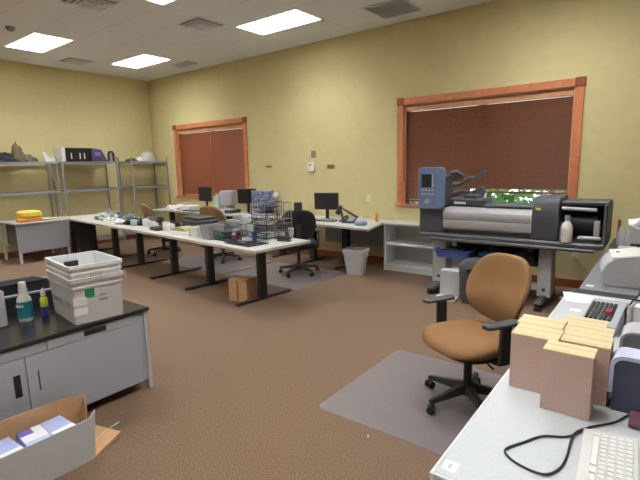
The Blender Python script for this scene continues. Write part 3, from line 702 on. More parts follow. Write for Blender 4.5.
# waste bin
r = thing('waste_bin', 'light grey plastic waste bin on the carpet under the desk edge', 'waste bin', (-3.66, 5.64, 0), R(12))
q = MB()
def rr(w, d, z, k=.05, n=4):
    out = []
    for cx, cy, a0 in ((w-k, d-k, 0), (-w+k, d-k, 90), (-w+k, -d+k, 180), (w-k, -d+k, 270)):
        for i in range(n+1): a = R(a0+90*i/n); out.append((cx+k*math.cos(a), cy+k*math.sin(a), z))
    return out
q.loft([rr(.125,.10,0), rr(.165,.135,.33), rr(.165,.135,.33), rr(.175,.145,.33), rr(.178,.148,.385), rr(.165,.135,.385), rr(.12,.095,.01)])
q.build('bin_wall', M['bin'], r, smooth=True)
q = MB(); q.box((-.19,-.05,.28), (-.165,.05,.31), c=.008).box((.165,-.05,.28), (.19,.05,.31), c=.008); q.build('handle', M['bin'], r)

# ------------------------------------------------------------------ office chairs
def make_chair(label, name, fab, arms=True, cat='office chair', arm_m=None, group=None):
    r = thing(name, label, cat, (0,0,0), 0, group)
    # base
    for k in range(5):
        a = R(55+72*k); dx, dy = math.cos(a), math.sin(a); px, py = -dy, dx
        q = MB()
        def sec(t, w, z0, z1): return [(dx*t+px*w, dy*t+py*w, z0), (dx*t-px*w, dy*t-py*w, z0), (dx*t-px*w*.7, dy*t-py*w*.7, z1), (dx*t+px*w*.7, dy*t+py*w*.7, z1)]
        q.loft([sec(.03,.03,.085,.15), sec(.15,.026,.08,.125), sec(.29,.018,.07,.1), sec(.31,.016,.072,.095)])
        l = q.build('base_leg', M['black'], r, bevel=.004)
        q = MB()
        cx, cy = dx*.3, dy*.3; ta = a+.9+k; ux, uy = math.cos(ta), math.sin(ta)
        q.cyl((cx-ux*.028,cy-uy*.028,.028), (cx-ux*.008,cy-uy*.008,.028), .028, n=14).cyl((cx+ux*.008,cy+uy*.008,.028), (cx+ux*.028,cy+uy*.028,.028), .028, n=14).cyl((cx,cy,.03), (cx,cy,.085), .009, n=8)
        q.box((cx-.018,cy-.018,.03), (cx+.018,cy+.018,.062), c=.006)
        q.build('caster', M['caster'], l, smooth=True)
    MB().cyl((0,0,.07), (0,0,.16), .04, .035).cyl((0,0,.16), (0,0,.3), .028).cyl((0,0,.3), (0,0,.4), .018).build('gas_lift', M['black'], r, smooth=True)
    MB().box((-.1,-.13,.375), (.1,.12,.42), c=.012).build('mechanism', M['black'], r)
    MB().tube([(.1,-.02,.39),(.2,-.03,.385),(.27,-.04,.37)], .008, n=8).build('lever', M['black'], r)
    # seat cushion (front = -y)
    q = MB(); rings = []; n = 32
    def outline(k, z, sh=0):
        out = []
        for i in range(n):
            a = 2*math.pi*i/n; c, s = math.cos(a), math.sin(a)
            e = 2/2.9
            x = .285*k*math.copysign(abs(c)**e, c); y = .268*k*math.copysign(abs(s)**e, s)
            x *= 1+.06*(-y/.25)
            zz = z - (.035*max(0, (-y-.12)/.13)**2 if z > .45 else -.0) + (.02*max(0,(y-.1)/.14) if z > .45 else 0)
            out.append((x, y+sh, zz))
        return out
    rings = [outline(.3,.418), outline(.82,.42), outline(.96,.435), outline(1.0,.462), outline(.99,.485), outline(.93,.503), outline(.78,.508), outline(.45,.50), outline(.08,.496)]
    q.loft(rings); q.build('seat', fab, r, smooth=True, sub=1)
    MB().loft([[(p[0]*.97,p[1]*.97,z) for p in outline(.9,.4)] for z in (.405,.425)]).build('seat_shell', M['black'], r)
    # backrest: curved shell, tilted
    def back_ring(k, d):
        out = []
        for i in range(n):
            a = 2*math.pi*i/n; c, s = math.cos(a), math.sin(a); e = 2/3.2
            x = .272*k*math.copysign(abs(c)**e, c); v = .235*k*math.copysign(abs(s)**e, s)
            x *= 1-.10*(v/.235) if v > 0 else 1-.22*(-v/.235)
            zz = .775+v
            yy = .245 + .16*(v+.2) - 1.1*x*x + d - .05*math.exp(-((v+.1)/.12)**2)
            out.append((x, yy, zz))
        return out
    q = MB().loft([back_ring(.1,-.012), back_ring(.5,-.012), back_ring(.85,-.006), back_ring(.97,.008), back_ring(1.0,.028), back_ring(.97,.048), back_ring(.85,.058), back_ring(.3,.06)])
    q.build('backrest', fab, r, smooth=True, sub=1)
    MB().loft([[(-.035,.1,.385),(.035,.1,.385),(.035,.1,.4),(-.035,.1,.4)],[(-.035,.27,.395),(.035,.27,.395),(.035,.26,.415),(-.035,.26,.415)],[(-.03,.315,.5),(.03,.315,.5),(.03,.30,.5),(-.03,.30,.5)],[(-.03,.315,.82),(.03,.315,.82),(.03,.29,.82),(-.03,.29,.82)]]).build('back_support', M['black'], r, bevel=.004)
    if arms:
        for s in (-1, 1):
            q = MB(); q.loft([[(s*.1,-.04,.39),(s*.1,.06,.39),(s*.1,.06,.41),(s*.1,-.04,.41)],[(s*.27,-.03,.39),(s*.27,.05,.39),(s*.27,.05,.41),(s*.27,-.03,.41)],[(s*.315,-.03,.40),(s*.315,.05,.40),(s*.29,.05,.42),(s*.29,-.03,.42)],[(s*.32,-.03,.65),(s*.32,.05,.65),(s*.295,.05,.65),(s*.295,-.03,.65)]])
            a = q.build('armrest', M['black'], r, bevel=.006)
            q = MB(); q.loft([[(s*.3+(x)*w, y, z) for x, y in [(-1,-.125),(-.6,-.145),(.6,-.145),(1,-.125),(1.1,.0),(1,.09),(.6,.105),(-.6,.105),(-1,.09),(-1.1,0)]] for w, z in ((.032,.65),(.038,.655),(.037,.668),(.03,.673))])
            q.build('arm_pad', arm_m or M['arm'], a, smooth=True)
            if s == -1 and fab is M['tan']: MB().box((s*.325-.001,-.02,.6), (s*.322,.02,.625)).build('sticker', M['paper'], a)
    return r
ch = make_chair('tan fabric office chair with black arms on the near plastic mat', 'office_chair', M['tan'])
ch.location = (-.975, 2.88, .007); ch.rotation_euler = (0, 0, R(-30))
bc = make_chair('black office chair between the near white table and the monitor desk', 'office_chair', M['black_fabric'])
bc.location = (-4.40, 5.18, .007); bc.rotation_euler = (0, 0, R(222))
MB().box((-.06,.31,.98), (.06,.34,1.12), c=.01).build('headrest_bracket', M['black'], bc)
for p_ in bc.children:
    pass
rb = make_chair('rust brown office chair behind the far white table', 'office_chair', M['brown_fabric'], arms=False)
rb.location = (-7.75, 5.05, 0); rb.rotation_euler = (0, 0, R(165))
rb2 = dup(rb, (-6.2, 5.22, 0), R(190), 'rust brown office chair facing the desk with the far monitors')
# chair mats
def chair_mat(name, x0, y0, x1, y1, label, z=.001, extra=None):
    w, d = (x1-x0)/2, (y1-y0)/2
    poly = [(a, b) for a, b, c in rr(w, d, 0, .06)]
    q = MB().loft([[(a*1, b*1, 0) for a, b in poly], [(a*.995, b*.995, .004) for a, b in poly], [(a*.99, b*.99, .006) for a, b in poly]])
    return tag(q.build(name, M['mat'], loc=((x0+x1)/2, (y0+y1)/2, z), smooth=False), label, 'chair mat', 'grey plastic chair mats')
chair_mat('chair_mat', -1.795, 2.245, -.55, 3.44, 'greyish translucent floor mat under the tan chair')
chair_mat('chair_mat', -5.3, 4.42, -3.80, 5.62, 'greyish floor mat under the black office chair')
chair_mat('chair_mat', -7.1, 4.5, -5.4, 5.66, 'greyish floor mat behind the middle white table')

# ------------------------------------------------------------------ large-format printer
P0 = Vector((-1.47, 5.4, 0))
r = thing('large_format_printer', 'wide large-format printer on a stand in front of the window', 'printer', P0, 0)
def PB(): 
    q = MB(); q.M = Matrix.Translation(-P0); return q
PB().box((-2.5,5.36,.705), (-.47,5.98,.765), c=.015).box((-2.36,5.33,.675), (-.54,5.42,.712), c=.01).build('base_rail', M['rail'], r)
PB().box((-2.52,5.4,.765), (-2.2,5.96,1.075), c=.012).build('left_end_housing', M['dk_plastic'], r)
# control panel
q = PB(); pts = [(a-2.345, b+1.325) for a, b, c in rr(.165, .262, 0, .05)]
q.loft([[(a, 5.40, b) for a, b in pts], [(a, 5.345, b) for a, b in pts], [((a+2.345)*.93-2.345, 5.33, (b-1.325)*.96+1.325) for a, b in pts]])
cp = q.build('control_panel', M['bluegrey'], r, smooth=True)
PB().box((-2.50,5.4,1.075), (-2.22,5.8,1.5), c=.03).build('control_tower', M['dk_plastic'], r)
PB().box((-2.46,5.322,1.34), (-2.33,5.331,1.50)).build('display', M['screen'], cp)
PB().box((-2.322,5.322,1.34), (-2.306,5.331,1.50)).build('display_edge', M['lt_plastic'], cp)
q = PB()
for j, z in enumerate((1.305,1.255,)):
    for i in range(4): q.cyl((-2.45+i*.045,5.332,z), (-2.45+i*.045,5.322,z), .013, n=10)
q.build('buttons', M['lt_plastic'], cp)
PB().cyl((-2.385,5.332,1.165), (-2.385,5.323,1.165), .03, n=16).box((-2.42,5.323,1.145), (-2.35,5.331,1.165)).build('round_badge', M['lt_plastic'], cp)
# cover
q = PB(); prof = [(5.45,.80),(5.40,.84),(5.385,.90),(5.40,.945),(5.395,.955),(5.385,1.0),(5.40,1.04),(5.47,1.075),(5.62,1.09),(5.9,1.09),(5.9,.8)]
q.loft([[(x, y, z) for y, z in prof] for x in (-2.2, -1.17)]); q.build('front_cover', M['silver'], r, bevel=.006)
PB().box((-2.2,5.398,.925), (-1.17,5.41,.955)).build('cover_groove', M['silver_dk'], r)
PB().box((-2.2,5.42,.765), (-1.17,5.9,.80)).build('paper_slot', M['black'], r)
PB().box((-2.2,5.58,1.09), (-1.75,5.92,1.19), c=.02).box((-1.75,5.55,1.09), (-1.17,5.92,1.13), c=.015).build('rear_housing', M['dk_plastic'], r)
PB().box((-2.13,5.575,1.12), (-1.98,5.58,1.15)).build('white_label', M['paper'], r)
PB().box((-2.02,5.6,1.12), (-1.86,5.9,1.24), c=.02).build('ink_station', M['dk_plastic'], r)
# right hump
q = PB(); q.loft([[(x, y, z) for y, z in [(5.40,.765),(5.38,1.0),(5.385,1.17),(5.42,1.22),(5.5,1.24),(5.9,1.24),(5.95,1.15),(5.95,.765)]] for x in (-1.17,-.90)])
q.build('carriage_housing', M['dk_plastic'], r, bevel=.01); PB().box((-1.13,5.374,1.10), (-1.08,5.386,1.125)).build('small_label', M['lime'], r)
# right bay
PB().box((-.9,5.86,.765), (-.47,5.92,1.18), c=.008).build('bay_back', M['black'], r)
PB().box((-.49,5.4,.765), (-.455,5.92,1.18), c=.012).build('bay_end_wall', M['dk_plastic'], r)
PB().box((-.9,5.5,1.15), (-.46,5.92,1.20), c=.012).build('bay_top', M['dk_plastic'], r)
PB().cyl((-.88,5.45,1.125), (-.56,5.45,1.115), .018, n=14).build('paper_roller', M['silver'], r, smooth=True)
PB().box((-.72,5.42,.80), (-.50,5.48,.835), c=.01).build('lower_bar', M['silver'], r)
PB().box((-.575,5.44,.835), (-.52,5.5,1.0), c=.006).build('latch_block', M['silver'], r)
PB().cyl((-.88,5.68,.93), (-.56,5.68,.93), .11, n=24).build('media_spindle', M['black'], r, smooth=True)
# spindle arms behind the panel
q = PB(); q.tube([(-2.24,5.75,1.36),(-2.15,5.78,1.36),(-2.05,5.8,1.42),(-1.95,5.82,1.45),(-1.86,5.82,1.47)], [.035,.026,.022,.024,.03], n=8).build('bracket_arm', M['dk_plastic'], r, smooth=True)
q = PB(); q.tube([(-2.24,5.75,1.22),(-2.1,5.8,1.27),(-1.98,5.82,1.24),(-1.83,5.82,1.24)], [.035,.024,.028,.03], n=8).build('bracket_arm', M['dk_plastic'], r, smooth=True)
q = PB(); q.tube([(-2.25,5.72,1.50),(-2.18,5.75,1.52),(-2.1,5.78,1.46),(-2.12,5.8,1.36)], [.03,.028,.02,.02], n=8).build('bracket_arm', M['dk_plastic'], r, smooth=True)
q = PB()
for (x, z, a) in [(-1.86,1.50,.04),(-1.9,1.46,.03),(-1.88,1.27,.06),(-1.95,1.25,.04),(-1.99,1.42,.025)]: PB().cyl((x,5.79,z), (x,5.86,z), a, n=12).build('arm_clamp', M['rail'], r)
# stand
for sx, x0, x1 in ((0,-2.375,-2.19), (1,-1.10,-.955)):
    l = PB().box((x0,5.5,.09), (x1,5.72,.68), c=.01).build('stand_leg', M['lt_plastic'], r)
    PB().box((x0+.03,5.2,.055), (x1-.03,5.98,.11), c=.02).build('foot_bar', M['dk_plastic'], l)
    for y in (5.24, 5.94): PB().cyl(((x0+x1)/2-.03,y,.03), ((x0+x1)/2+.03,y,.03), .03, n=14).build('caster', M['caster'], l)
    PB().cyl(((x0+x1)/2,5.5,.18), ((x0+x1)/2,5.49,.18), .02, n=10).build('bolt', M['dk_plastic'], l)
PB().box((-2.19,5.58,.14), (-1.10,5.64,.22), c=.01).build('cross_bar', M['lt_plastic'], r)
PB().box((-2.19,5.86,.45), (-1.10,5.88,.70)).box((-2.19,5.44,.45), (-1.10,5.87,.46)).build('catch_cloth', M['black_fabric'], r)
PB().cyl((-1.16,5.40,.66), (-1.16,5.36,.66), .03, n=14).build('knob', M['black'], r)
r = thing('blue_tray', 'blue plastic tray under the left half of the large-format printer', 'tray', (-2.06, 5.5, .462))
MB().loft([rr(.2,.14,0,.03), rr(.225,.16,.09,.03), rr(.24,.17,.09,.03), rr(.24,.17,.1,.03), rr(.21,.15,.1,.03), rr(.19,.13,.01,.03)]).build('tray_wall', M['blue'], r); 
tag(MB().blob((0,0,0), (.16,.1,.1), .3, 3, 50).build('dark_bag', M['dark_bag'], loc=(-2.06,5.5,.475), smooth=True), 'dark bag lying in the blue tray beneath the printer', 'bag')
tag(MB().blob((0,0,0), (.2,.12,.12), .2, 3, 51).build('blue_cloth', M['blue'], loc=(-1.62,5.62,.462), smooth=True), 'blue cloth on the shelf beneath the middle of the printer', 'cloth')
tag(MB().blob((0,0,0), (.14,.12,.14), .2, 3, 53).build('dark_bag', M['dark_bag'], loc=(-1.28,5.62,.462), smooth=True), 'black bag on the printer stand left of its right leg', 'bag')
r = thing('paper_carton', 'light grey carton on the floor under the left end of the printer', 'carton', (-2.02, 5.32, 0), R(6))
MB().box((-.13,-.12,0), (.11,.03,.34), c=.006).build('body', M['lt_plastic'], r); MB().box((-.15,-.3,0), (.1,-.12,.03), c=.004).build('flap', M['white_plastic'], r)
r = thing('trash_can', 'dark grey trash can with opening behind the tan chair', 'trash can', (-1.68, 5.20, 0))
MB().loft([rr(.15,.12,0,.05), rr(.19,.15,.38,.06), rr(.19,.15,.46,.06), rr(.15,.12,.51,.06), rr(.05,.04,.525,.03)]).build('body', M['dk_plastic'], r, smooth=True)
MB().box((-.09,-.165,.37), (.05,-.14,.43), c=.01).build('opening', M['screen'], r)
# white bottle on the rail
r = thing('white_bottle', 'white plastic bottle with grey cap on the printer right bay', 'bottle', (-.815, 5.40, .766))
MB().lathe([(.001,0),(.05,0),(.055,.01),(.055,.15),(.05,.18),(.03,.215),(.02,.23),(.02,.24),(.001,.24)]).build('bottle_body', M['white_plastic'], r, smooth=True)
MB().lathe([(.001,.24),(.024,.24),(.024,.29),(.001,.29)]).build('cap', M['grey_plastic'], r)
tag(MB().lathe([(.001,0),(.04,0),(.04,.1),(.03,.17),(.015,.2),(.001,.2)]).build('plastic_jar', M['clear'], loc=(-.87,5.50,.766), smooth=True), 'translucent jar behind the white bottle on the printer', 'jar')

# ------------------------------------------------------------------ near right desk
r = thing('near_desk', 'long light grey desk at the lower right, holding the boxes', 'desk', (-.49, 1.14, 0))
MB().box((.012,.012,.708), (.80,2.29,.74)).build('desk_top', M['laminate'], r)
MB().box((0,0,.706), (.012,2.29,.7405), c=.003).box((.012,0,.706), (.80,.012,.7405), c=.003).build('edge_band', M['lam_edge'], r)
for y in (.08, 2.1):
    l = MB().box((.32,y,.03), (.42,y+.06,.708)).build('leg', M['slate'], r); MB().box((.03,y,0), (.74,y+.06,.035), c=.01).build('foot', M['slate'], l)
MB().box((.76,.1,.25), (.78,2.2,.708)).build('modesty_panel', M['desk_metal'], r)
MB().box((.02,.035,.7402), (.062,.085,.7412)).build('price_sticker', M['paper'], r); MB().box((.035,.05,.7412), (.045,.07,.7416)).build('sticker_mark', M['lt_plastic'], r)
r = thing('far_side_desk', 'dark grey desk behind the light desk, running to the window wall', 'desk', (-.44, 3.58, 0))
MB().box((0,0,.705), (.80,2.55,.738), c=.004).build('desk_top', M['dark_lam'], r)
MB().box((0.02,0.0,.02), (.78,.02,.705)).build('end_panel', M['black_metal'], r); MB().box((0.02,2.5,.0), (.78,2.52,.705)).build('end_panel', M['desk_metal'], r)
MB().box((.76,.02,.1), (.78,2.5,.705)).build('modesty_panel', M['desk_metal'], r)
tag(MB().prism([(0,0),(.12,0),(.12,.3),(.05,.3)], 0, .64).build('side_cabinet', M['dark_lam'], loc=(-.565,3.60,0)), 'grey low cabinet end sticking out left of the dark desk', 'cabinet')
r = thing('gap_shade_strip', 'black strip added as the shade in the gap between the two right desks', 'shade strip', (-.47, 3.435, 0))  # no real tray: black strip and legs stand in for the gap's shade
MB().box((.0,.0,.70), (.78,.14,.735), c=.004).build('tray', M['black'], r)
for x in (.05,.7): MB().box((x,.05,0), (x+.03,.08,.70)).build('leg', M['black'], r)
# boxes
def card_box(x0, y0, w, d, h, label, top_h=.02):
    r = thing('sample_box', label, 'box', (x0+w/2, y0+d/2, .7405), 0, 'pinkish cardboard boxes with cream tops on the near desk')
    MB().box((-w/2,-d/2,0), (w/2,d/2,h-.006), c=.001).build('body', M['pink_card'], r)
    q = MB(); q.box((-w/2-.0008,-d/2-.0008,h-.006), (w/2+.0008,d/2+.0008,h), c=.001); q.build('lid', M['cream_card'], r)
    q = MB()
    for t in (.12,.55,.62): q.box((-w/2,-d/2+d*t,h), (w/2,-d/2+d*t+.0022,h+.0004))
    q.build('lid_seams', M['cream_seam'], r)
    return r
card_box(-.308, 1.705, .158, .098, .232, 'front pinkish box nearest the keyboard')
card_box(-.446, 1.815, .166, .136, .227, 'front box of the left row beside the desk edge')
card_box(-.460, 1.962, .17, .118, .226, 'rear box of the left row behind the front left box')
card_box(-.276, 1.843, .162, .122, .226, 'second box of the right row behind the nearest box')
card_box(-.285, 1.973, .165, .115, .222, 'third box of the right row behind the nearest box')
card_box(-.313, 2.098, .162, .10, .216, 'rearmost box of the right row before the adding machine')
# keyboard
r = thing('white_keyboard', 'white keyboard with a wide ledge at the lower right corner', 'keyboard', (-.156, 1.62, .7405), R(3))
# long axis runs along -y
MB().loft([[(0,-.62,0),(.30,-.62,0),(.30,-.62,.045),(.0,-.62,.02)],[(0,0,0),(.30,0,0),(.30,0,.045),(0,0,.02)]]).build('body', M['kb'], r, bevel=.006)
q = MB()
for j in range(5):
    x = .030+j*.0215; zb = .0205+x*.083
    if j == 0:
        spans = [(-.05,-.035),(-.22,-.055),(-.26,-.225),(-.30,-.265),(-.34,-.305)]
    else:
        spans = [(-.055-k*.0225,-.035-k*.0225) for k in range(22)]
    for a, b in spans: q.loft([[(x+o,a+o,z),(x+.019-o,a+o,z),(x+.019-o,b-o,z),(x+o,b-o,z)] for o, z in ((0,zb),(.002,zb+.009))])
q.build('keys', M['keys'], r)
MB().box((.146,-.6,.031), (.150,-.02,.036)).build('ridge', M['lt_plastic'], r)
MB().loft([[(.165,-.18,.034),(.18,-.18,.0355),(.18,-.13,.0355),(.165,-.13,.034)],[(.165,-.18,.0352),(.18,-.18,.0375),(.18,-.13,.0375),(.165,-.13,.0352)]]).build('indicator_window', M['grey_plastic'], r)
cable('black_cable', [(.08,1.9,.745),(-.011,1.851,.745),(-.047,1.81,.745),(-.077,1.743,.745),(-.145,1.652,.746),(-.191,1.56,.745),(-.258,1.515,.745),(-.3,1.445,.745),(-.335,1.381,.745),(-.330,1.35,.745),(-.287,1.32,.745),(-.218,1.315,.745),(-.185,1.366,.745),(-.177,1.445,.745),(-.18,1.547,.748),(-.17,1.60,.75),(-.135,1.66,.75)], .0035, M['black'], 'thin black cable looped on the near desk left of the keyboard', 'cable')
# rounded devices
def rounded_device(name, label, x, y, w, d, h, mbody, mrim, rim=.014):
    r = thing(name, label, 'desktop device', (x, y, .7405))
    k = .045; n = 6
    def prof(o):
        pts = [(o, 0)]
        for i in range(n+1):
            a = R(180-90*i/n); pts.append((k+(k-o)*math.cos(a), h-k+(k-o)*math.sin(a)))
        pts += [(w, h-o), (w, 0)]
        return pts
    q = MB().loft([[(a, yy, b) for a, b in prof(rim)] for yy in (0.004, d-.004)]); q.build('body', mbody, r)
    outer = prof(0); inner = prof(rim)
    q = MB(); lo = 1
    ring = []
    for (a, b), (c_2, d_2) in list(zip(outer, inner))[1:]:
        ring.append([(a,-.004,b),(c_2,-.004,d_2),(c_2,d,d_2),(a,d,b)])
    a, b = outer[1]; c_2, d_2 = inner[1]
    ring.insert(0, [(a,-.004,h*.32),(c_2,-.004,h*.32),(c_2,d,h*.32),(a,d,h*.32)])
    q.loft(ring[:-1]); q.build('rim', mrim, r, smooth=True)
    return r
d1 = rounded_device('slate_device', 'slate blue machine with a pale lavender rounded rim beside the boxes', -.112, 1.835, .3, .10, .212, M['slate'], M['lavender'])
d2 = rounded_device('grey_device', 'grey machine with a light rounded rim behind the slate blue machine', -.10, 2.06, .3, .14, .232, M['grey_plastic'], M['lt_plastic'], .01)
MB().box((.05,-.002,.16), (.2,.003,.165)).build('slot', M['black'], d2)
tag(MB().box((0,0,0), (.2,.1,.02), c=.004).build('notebook', mat('plum', s2l(110,70,84), .6), loc=(-.04,1.735,.7405)), 'plum notebook edge beside the slate blue machine', 'notebook')
# paper holder behind
r = thing('paper_rack', 'black wire paper rack with white sheets behind the grey machine', 'rack', (-.11, 2.75, .7405), R(-8))
q = MB()
for y in (0, .12, .24): q.tube([(0,y,0),(-.01,y,.12),(.02,y,.18),(.25,y,.2),(.27,y,0)], .006, n=6)
q.build('rack_frame', M['black'], r)
MB().box((.02,.02,.01), (.24,.10,.14)).build('white_sheets', M['paper'], r)
MB().box((.02,.15,.01), (.24,.22,.16)).build('white_sheets', M['paper'], r)
MB().box((-.0,-.02,0), (.02,.26,.15), c=.004).build('side_plate', M['lt_plastic'], r)
# adding machine
r = thing('adding_machine', 'grey adding machine with black keys and one red key', 'calculator', (-.315, 2.66, .7405), R(-3))
MB().prism([(0,0),(.40,0),(.40,.085),(.30,.085),(0,.05)], 0, .17, 'x').build('body', M['calc'], r, bevel=.006)
q = MB()
for i in range(6):
    for j in range(7):
        y = .06+j*.034; z = .05+(y/.3)*.035
        q.loft([[(.012+i*.021+o,y+o,zz),(.012+i*.021+.018-o,y+o,zz),(.012+i*.021+.018-o,y+.03-o,zz+.003),(.012+i*.021+o,y+.03-o,zz+.003)] for o, zz in ((0,z),(.002,z+.01))])
q.build('key_bank', M['black'], r)
MB().box((.098,.12,.068), (.128,.2,.092), c=.003).build('red_key', M['red'], r)
r = thing('paper_sheet', 'white paper sheet lying at the far end of the light desk', 'paper', (-.35, 3.28, .7405))
MB().loft([[(-.165,.13,0),(.14,.10,0),(.16,.01,0),(.0,-.09,0),(-.11,-.1,0)], [(-.165,.13,.002),(.14,.10,.002),(.16,.01,.002),(.0,-.09,.002),(-.11,-.1,.002)]]).build('sheet', M['paper'], r)
tag(MB().box((0,0,0), (.06,.06,.002)).build('note_card', M['paper'], loc=(-.41,2.98,.7405)), 'small white card on the light desk beside the adding machine', 'card')
tag(MB().box((0,0,0), (.05,.04,.004)).build('note_card', M['paper'], loc=(-.41,3.66,.738)), 'tiny white tag at near corner of dark grey desk', 'tag')
# grey printer body on dark desk
r = thing('laser_printer', 'large light grey printer with curved side on dark grey desk', 'printer', (-.30, 3.72, .738), R(8))
q = MB(); pr_ = [(0,.03),(.02,.0),(.5,0),(.5,.275),(.04,.205),(.0,.17),(-.03,.10)]
q.loft([[(a, y, b) for a, b in pr_] for y in (0, .34)]); q.build('body', M['lt_plastic'], r, bevel=.012)
MB().loft([[(.04,-.003,.206),(.5,-.003,.276),(.5,.0,.284),(.03,.0,.214)],[(.04,.34,.206),(.5,.34,.276),(.5,.34,.284),(.03,.34,.214)]]).build('top_lid', M['white_plastic'], r)
MB().cyl((.08,.2,.218), (.08,.2,.226), .012, n=10).build('button', M['dk_plastic'], r)
r = thing('inkjet_printer', 'rounded light grey printer with a white sheet near the window wall', 'printer', (-.30, 5.48, .738), R(4))
MB().prism([(.0,0),(.5,0),(.5,.34),(.18,.32),(.06,.24),(0,.1)], 0, .4, 'y').build('body', M['lt_plastic'], r, bevel=.02)
MB().loft([[(.02,-.01,.24),(.2,-.01,.16),(.2,-.008,.165),(.02,-.008,.245)],[(.02,.2,.27),(.25,.2,.3),(.25,.2,.305),(.02,.2,.275)]]).build('white_sheet', M['paper'], r)
MB().box((.05,-.015,.0), (.45,0,.05)).build('output_slot', M['black'], r)
tag(MB().lathe([(.001,0),(.04,0),(.045,.12),(.03,.16),(.02,.2),(.001,.2)]).build('glass_jar', M['clear'], loc=(-.34,5.62,.738), smooth=True), 'clear jar left of the rounded printer by the wall', 'jar')
tag(MB().box((0,0,0), (.03,.03,.24), c=.005).build('pen_holder', M['base_wood'], loc=(-.40,5.9,.738)), 'thin brown holder standing left of clear jar', 'holder')
tag(MB().box((0,0,0), (.16,.12,.05), c=.01).build('stacked_tray', M['lt_plastic'], loc=(-.34,5.2,.738)), 'low pale box in front of the rounded printer', 'box')
cable('device_cable', [(-.05,3.35,.745),(-.08,3.4,.8),(-.04,3.45,.92),(.05,3.5,.98)], .007, M['black'], 'black curved cable arching beside the large grey printer', 'cable')

# ------------------------------------------------------------------ cabinet at lower left
r = thing('low_cabinet', 'low grey metal cabinet with a black countertop at the left', 'cabinet', (-3.0, 1.77, 0))
L = 1.62
MB().box((-.62,-L,.605), (.012,.012,.63), c=.003).build('countertop', M['black_top'], r)
MB().box((-.6,-L+.01,.075), (-.012,-.03,.605)).build('body', M['steel_grey'], r)
MB().box((-.05,-.03,0), (.001,-.001,.605)).build('corner_post', M['steel_light'], r); MB().box((-.6,-.03,0), (-.56,-.004,.3)).build('corner_post', M['steel_light'], r)
MB().box((-.05,-L+.01,0), (-.012,-L+.05,.3)).build('corner_post', M['steel_light'], r)
dr = MB().box((-.012,-.69,.54), (0,-.075,.60), c=.002).build('drawer', M['steel_grey'], r); MB().box((-.001,-.465,.553), (.0015,-.315,.59)).build('recessed_handle', M['screen'], dr)
dr = MB().box((-.012,-1.6,.54), (0,-.697,.60), c=.002).build('drawer', M['steel_grey'], r)
do = MB().box((-.012,-.82,.075), (0,-.075,.533), c=.002).build('door', M['steel_grey'], r); MB().box((-.001,-.762,.30), (.003,-.755,.43)).build('slot_handle', M['gap'], do)
do = MB().box((-.012,-1.6,.075), (0,-.827,.533), c=.002).build('door', M['steel_grey'], r); MB().box((-.001,-.895,.30), (.0015,-.857,.44)).build('recessed_handle', M['screen'], do)
# crates
def crate(loc, w, d, h, m, label, rz, k=.84, marks=False, name='storage_crate', z0=0):
    r = thing(name, label, 'crate', loc, rz, 'nested white plastic crates on the cabinet')
    def rg(f, z, o=0): return [(p[0], p[1], z) for p in rr(w/2*f-o, d/2*f-o, z, .02, 3)]
    rr_f = lambda t: k+(1-k)*t
    q = MB().loft([rg(rr_f(0),0), rg(rr_f(.78),h*.78), rg(rr_f(.78)+.03,h*.78), rg(rr_f(.8)+.03,h*.82), rg(rr_f(.82),h*.82), rg(1,h-.025), rg(1.04,h-.025), rg(1.04,h), rg(1,h,.006), rg(rr_f(0),.01,.008)])
    q.build('crate_wall', m, r); return r
CR = R(-7); CC = (-3.247, 1.462)
CW, CD, CH, CK = .50, .345, .31, .92
low = crate((CC[0], CC[1], .63), CW, CD, CH, M['crate'], 'lower plastic crate with a green label and white stickers', CR, CK)
upc = crate((CC[0], CC[1], .735), CW-.004, CD-.004, .295, M['crate_in'], 'upper white empty crate nested in the lower one', CR, CK)
low.rotation_euler = upc.rotation_euler = (0, 0, CR)
def on_face(y0, y1, z0, z1, m, name, d=.0025):
    fx = lambda z: CW/2*(CK+(1-CK)*z/CH)+.001
    z0 -= .63; z1 -= .63
    MB().loft([[(fx(z0),y,z0),(fx(z0)+d,y,z0),(fx(z1)+d,y,z1),(fx(z1),y,z1)] for y in (y0-CC[1], y1-CC[1])]).build(name, m, low)
on_face(1.375, 1.435, .800, .862, M['green'], 'green_label'); on_face(1.437, 1.46, .805, .855, mat('mint_label', s2l(190,220,200), .6), 'label_edge')
on_face(1.30, 1.385, .758, .812, M['paper'], 'white_sticker'); on_face(1.30, 1.385, .69, .742, M['paper'], 'white_sticker')
on_face(1.47, 1.51, .80, .812, M['grey_plastic'], 'printed_marks'); on_face(1.465, 1.52, .765, .782, M['grey_plastic'], 'printed_marks')
on_face(1.31, 1.36, .84, .86, M['pink_card'], 'faded_stamp')
for k in range(7):
    q = MB(); x = .18-k*.058; zz = .13
    fy = -(CD/2*(CK+(1-CK)*zz/CH))-.001
    q.box((x-.02, fy-.003, zz-.02), (x+.018, fy, zz+.014)); q.build('side_lettering', M['grey_plastic'], low)
MB().box((CW/2*.95-.012,-.045,.2), (CW/2*.95+.008,.045,.245), c=.006).build('front_hand_slot', M['bin'], upc)
MB().box((-.243,-.06,.20), (-.222,.035,.245)).build('hand_slot', M['screen'], upc)
tag(MB().cyl((0,0,0), (0,.0,.09), .003, n=6).build('red_pen', M['red'], loc=(-3.52,1.57,.97)), 'thin red pen standing up at back corner of upper crate', 'pen')
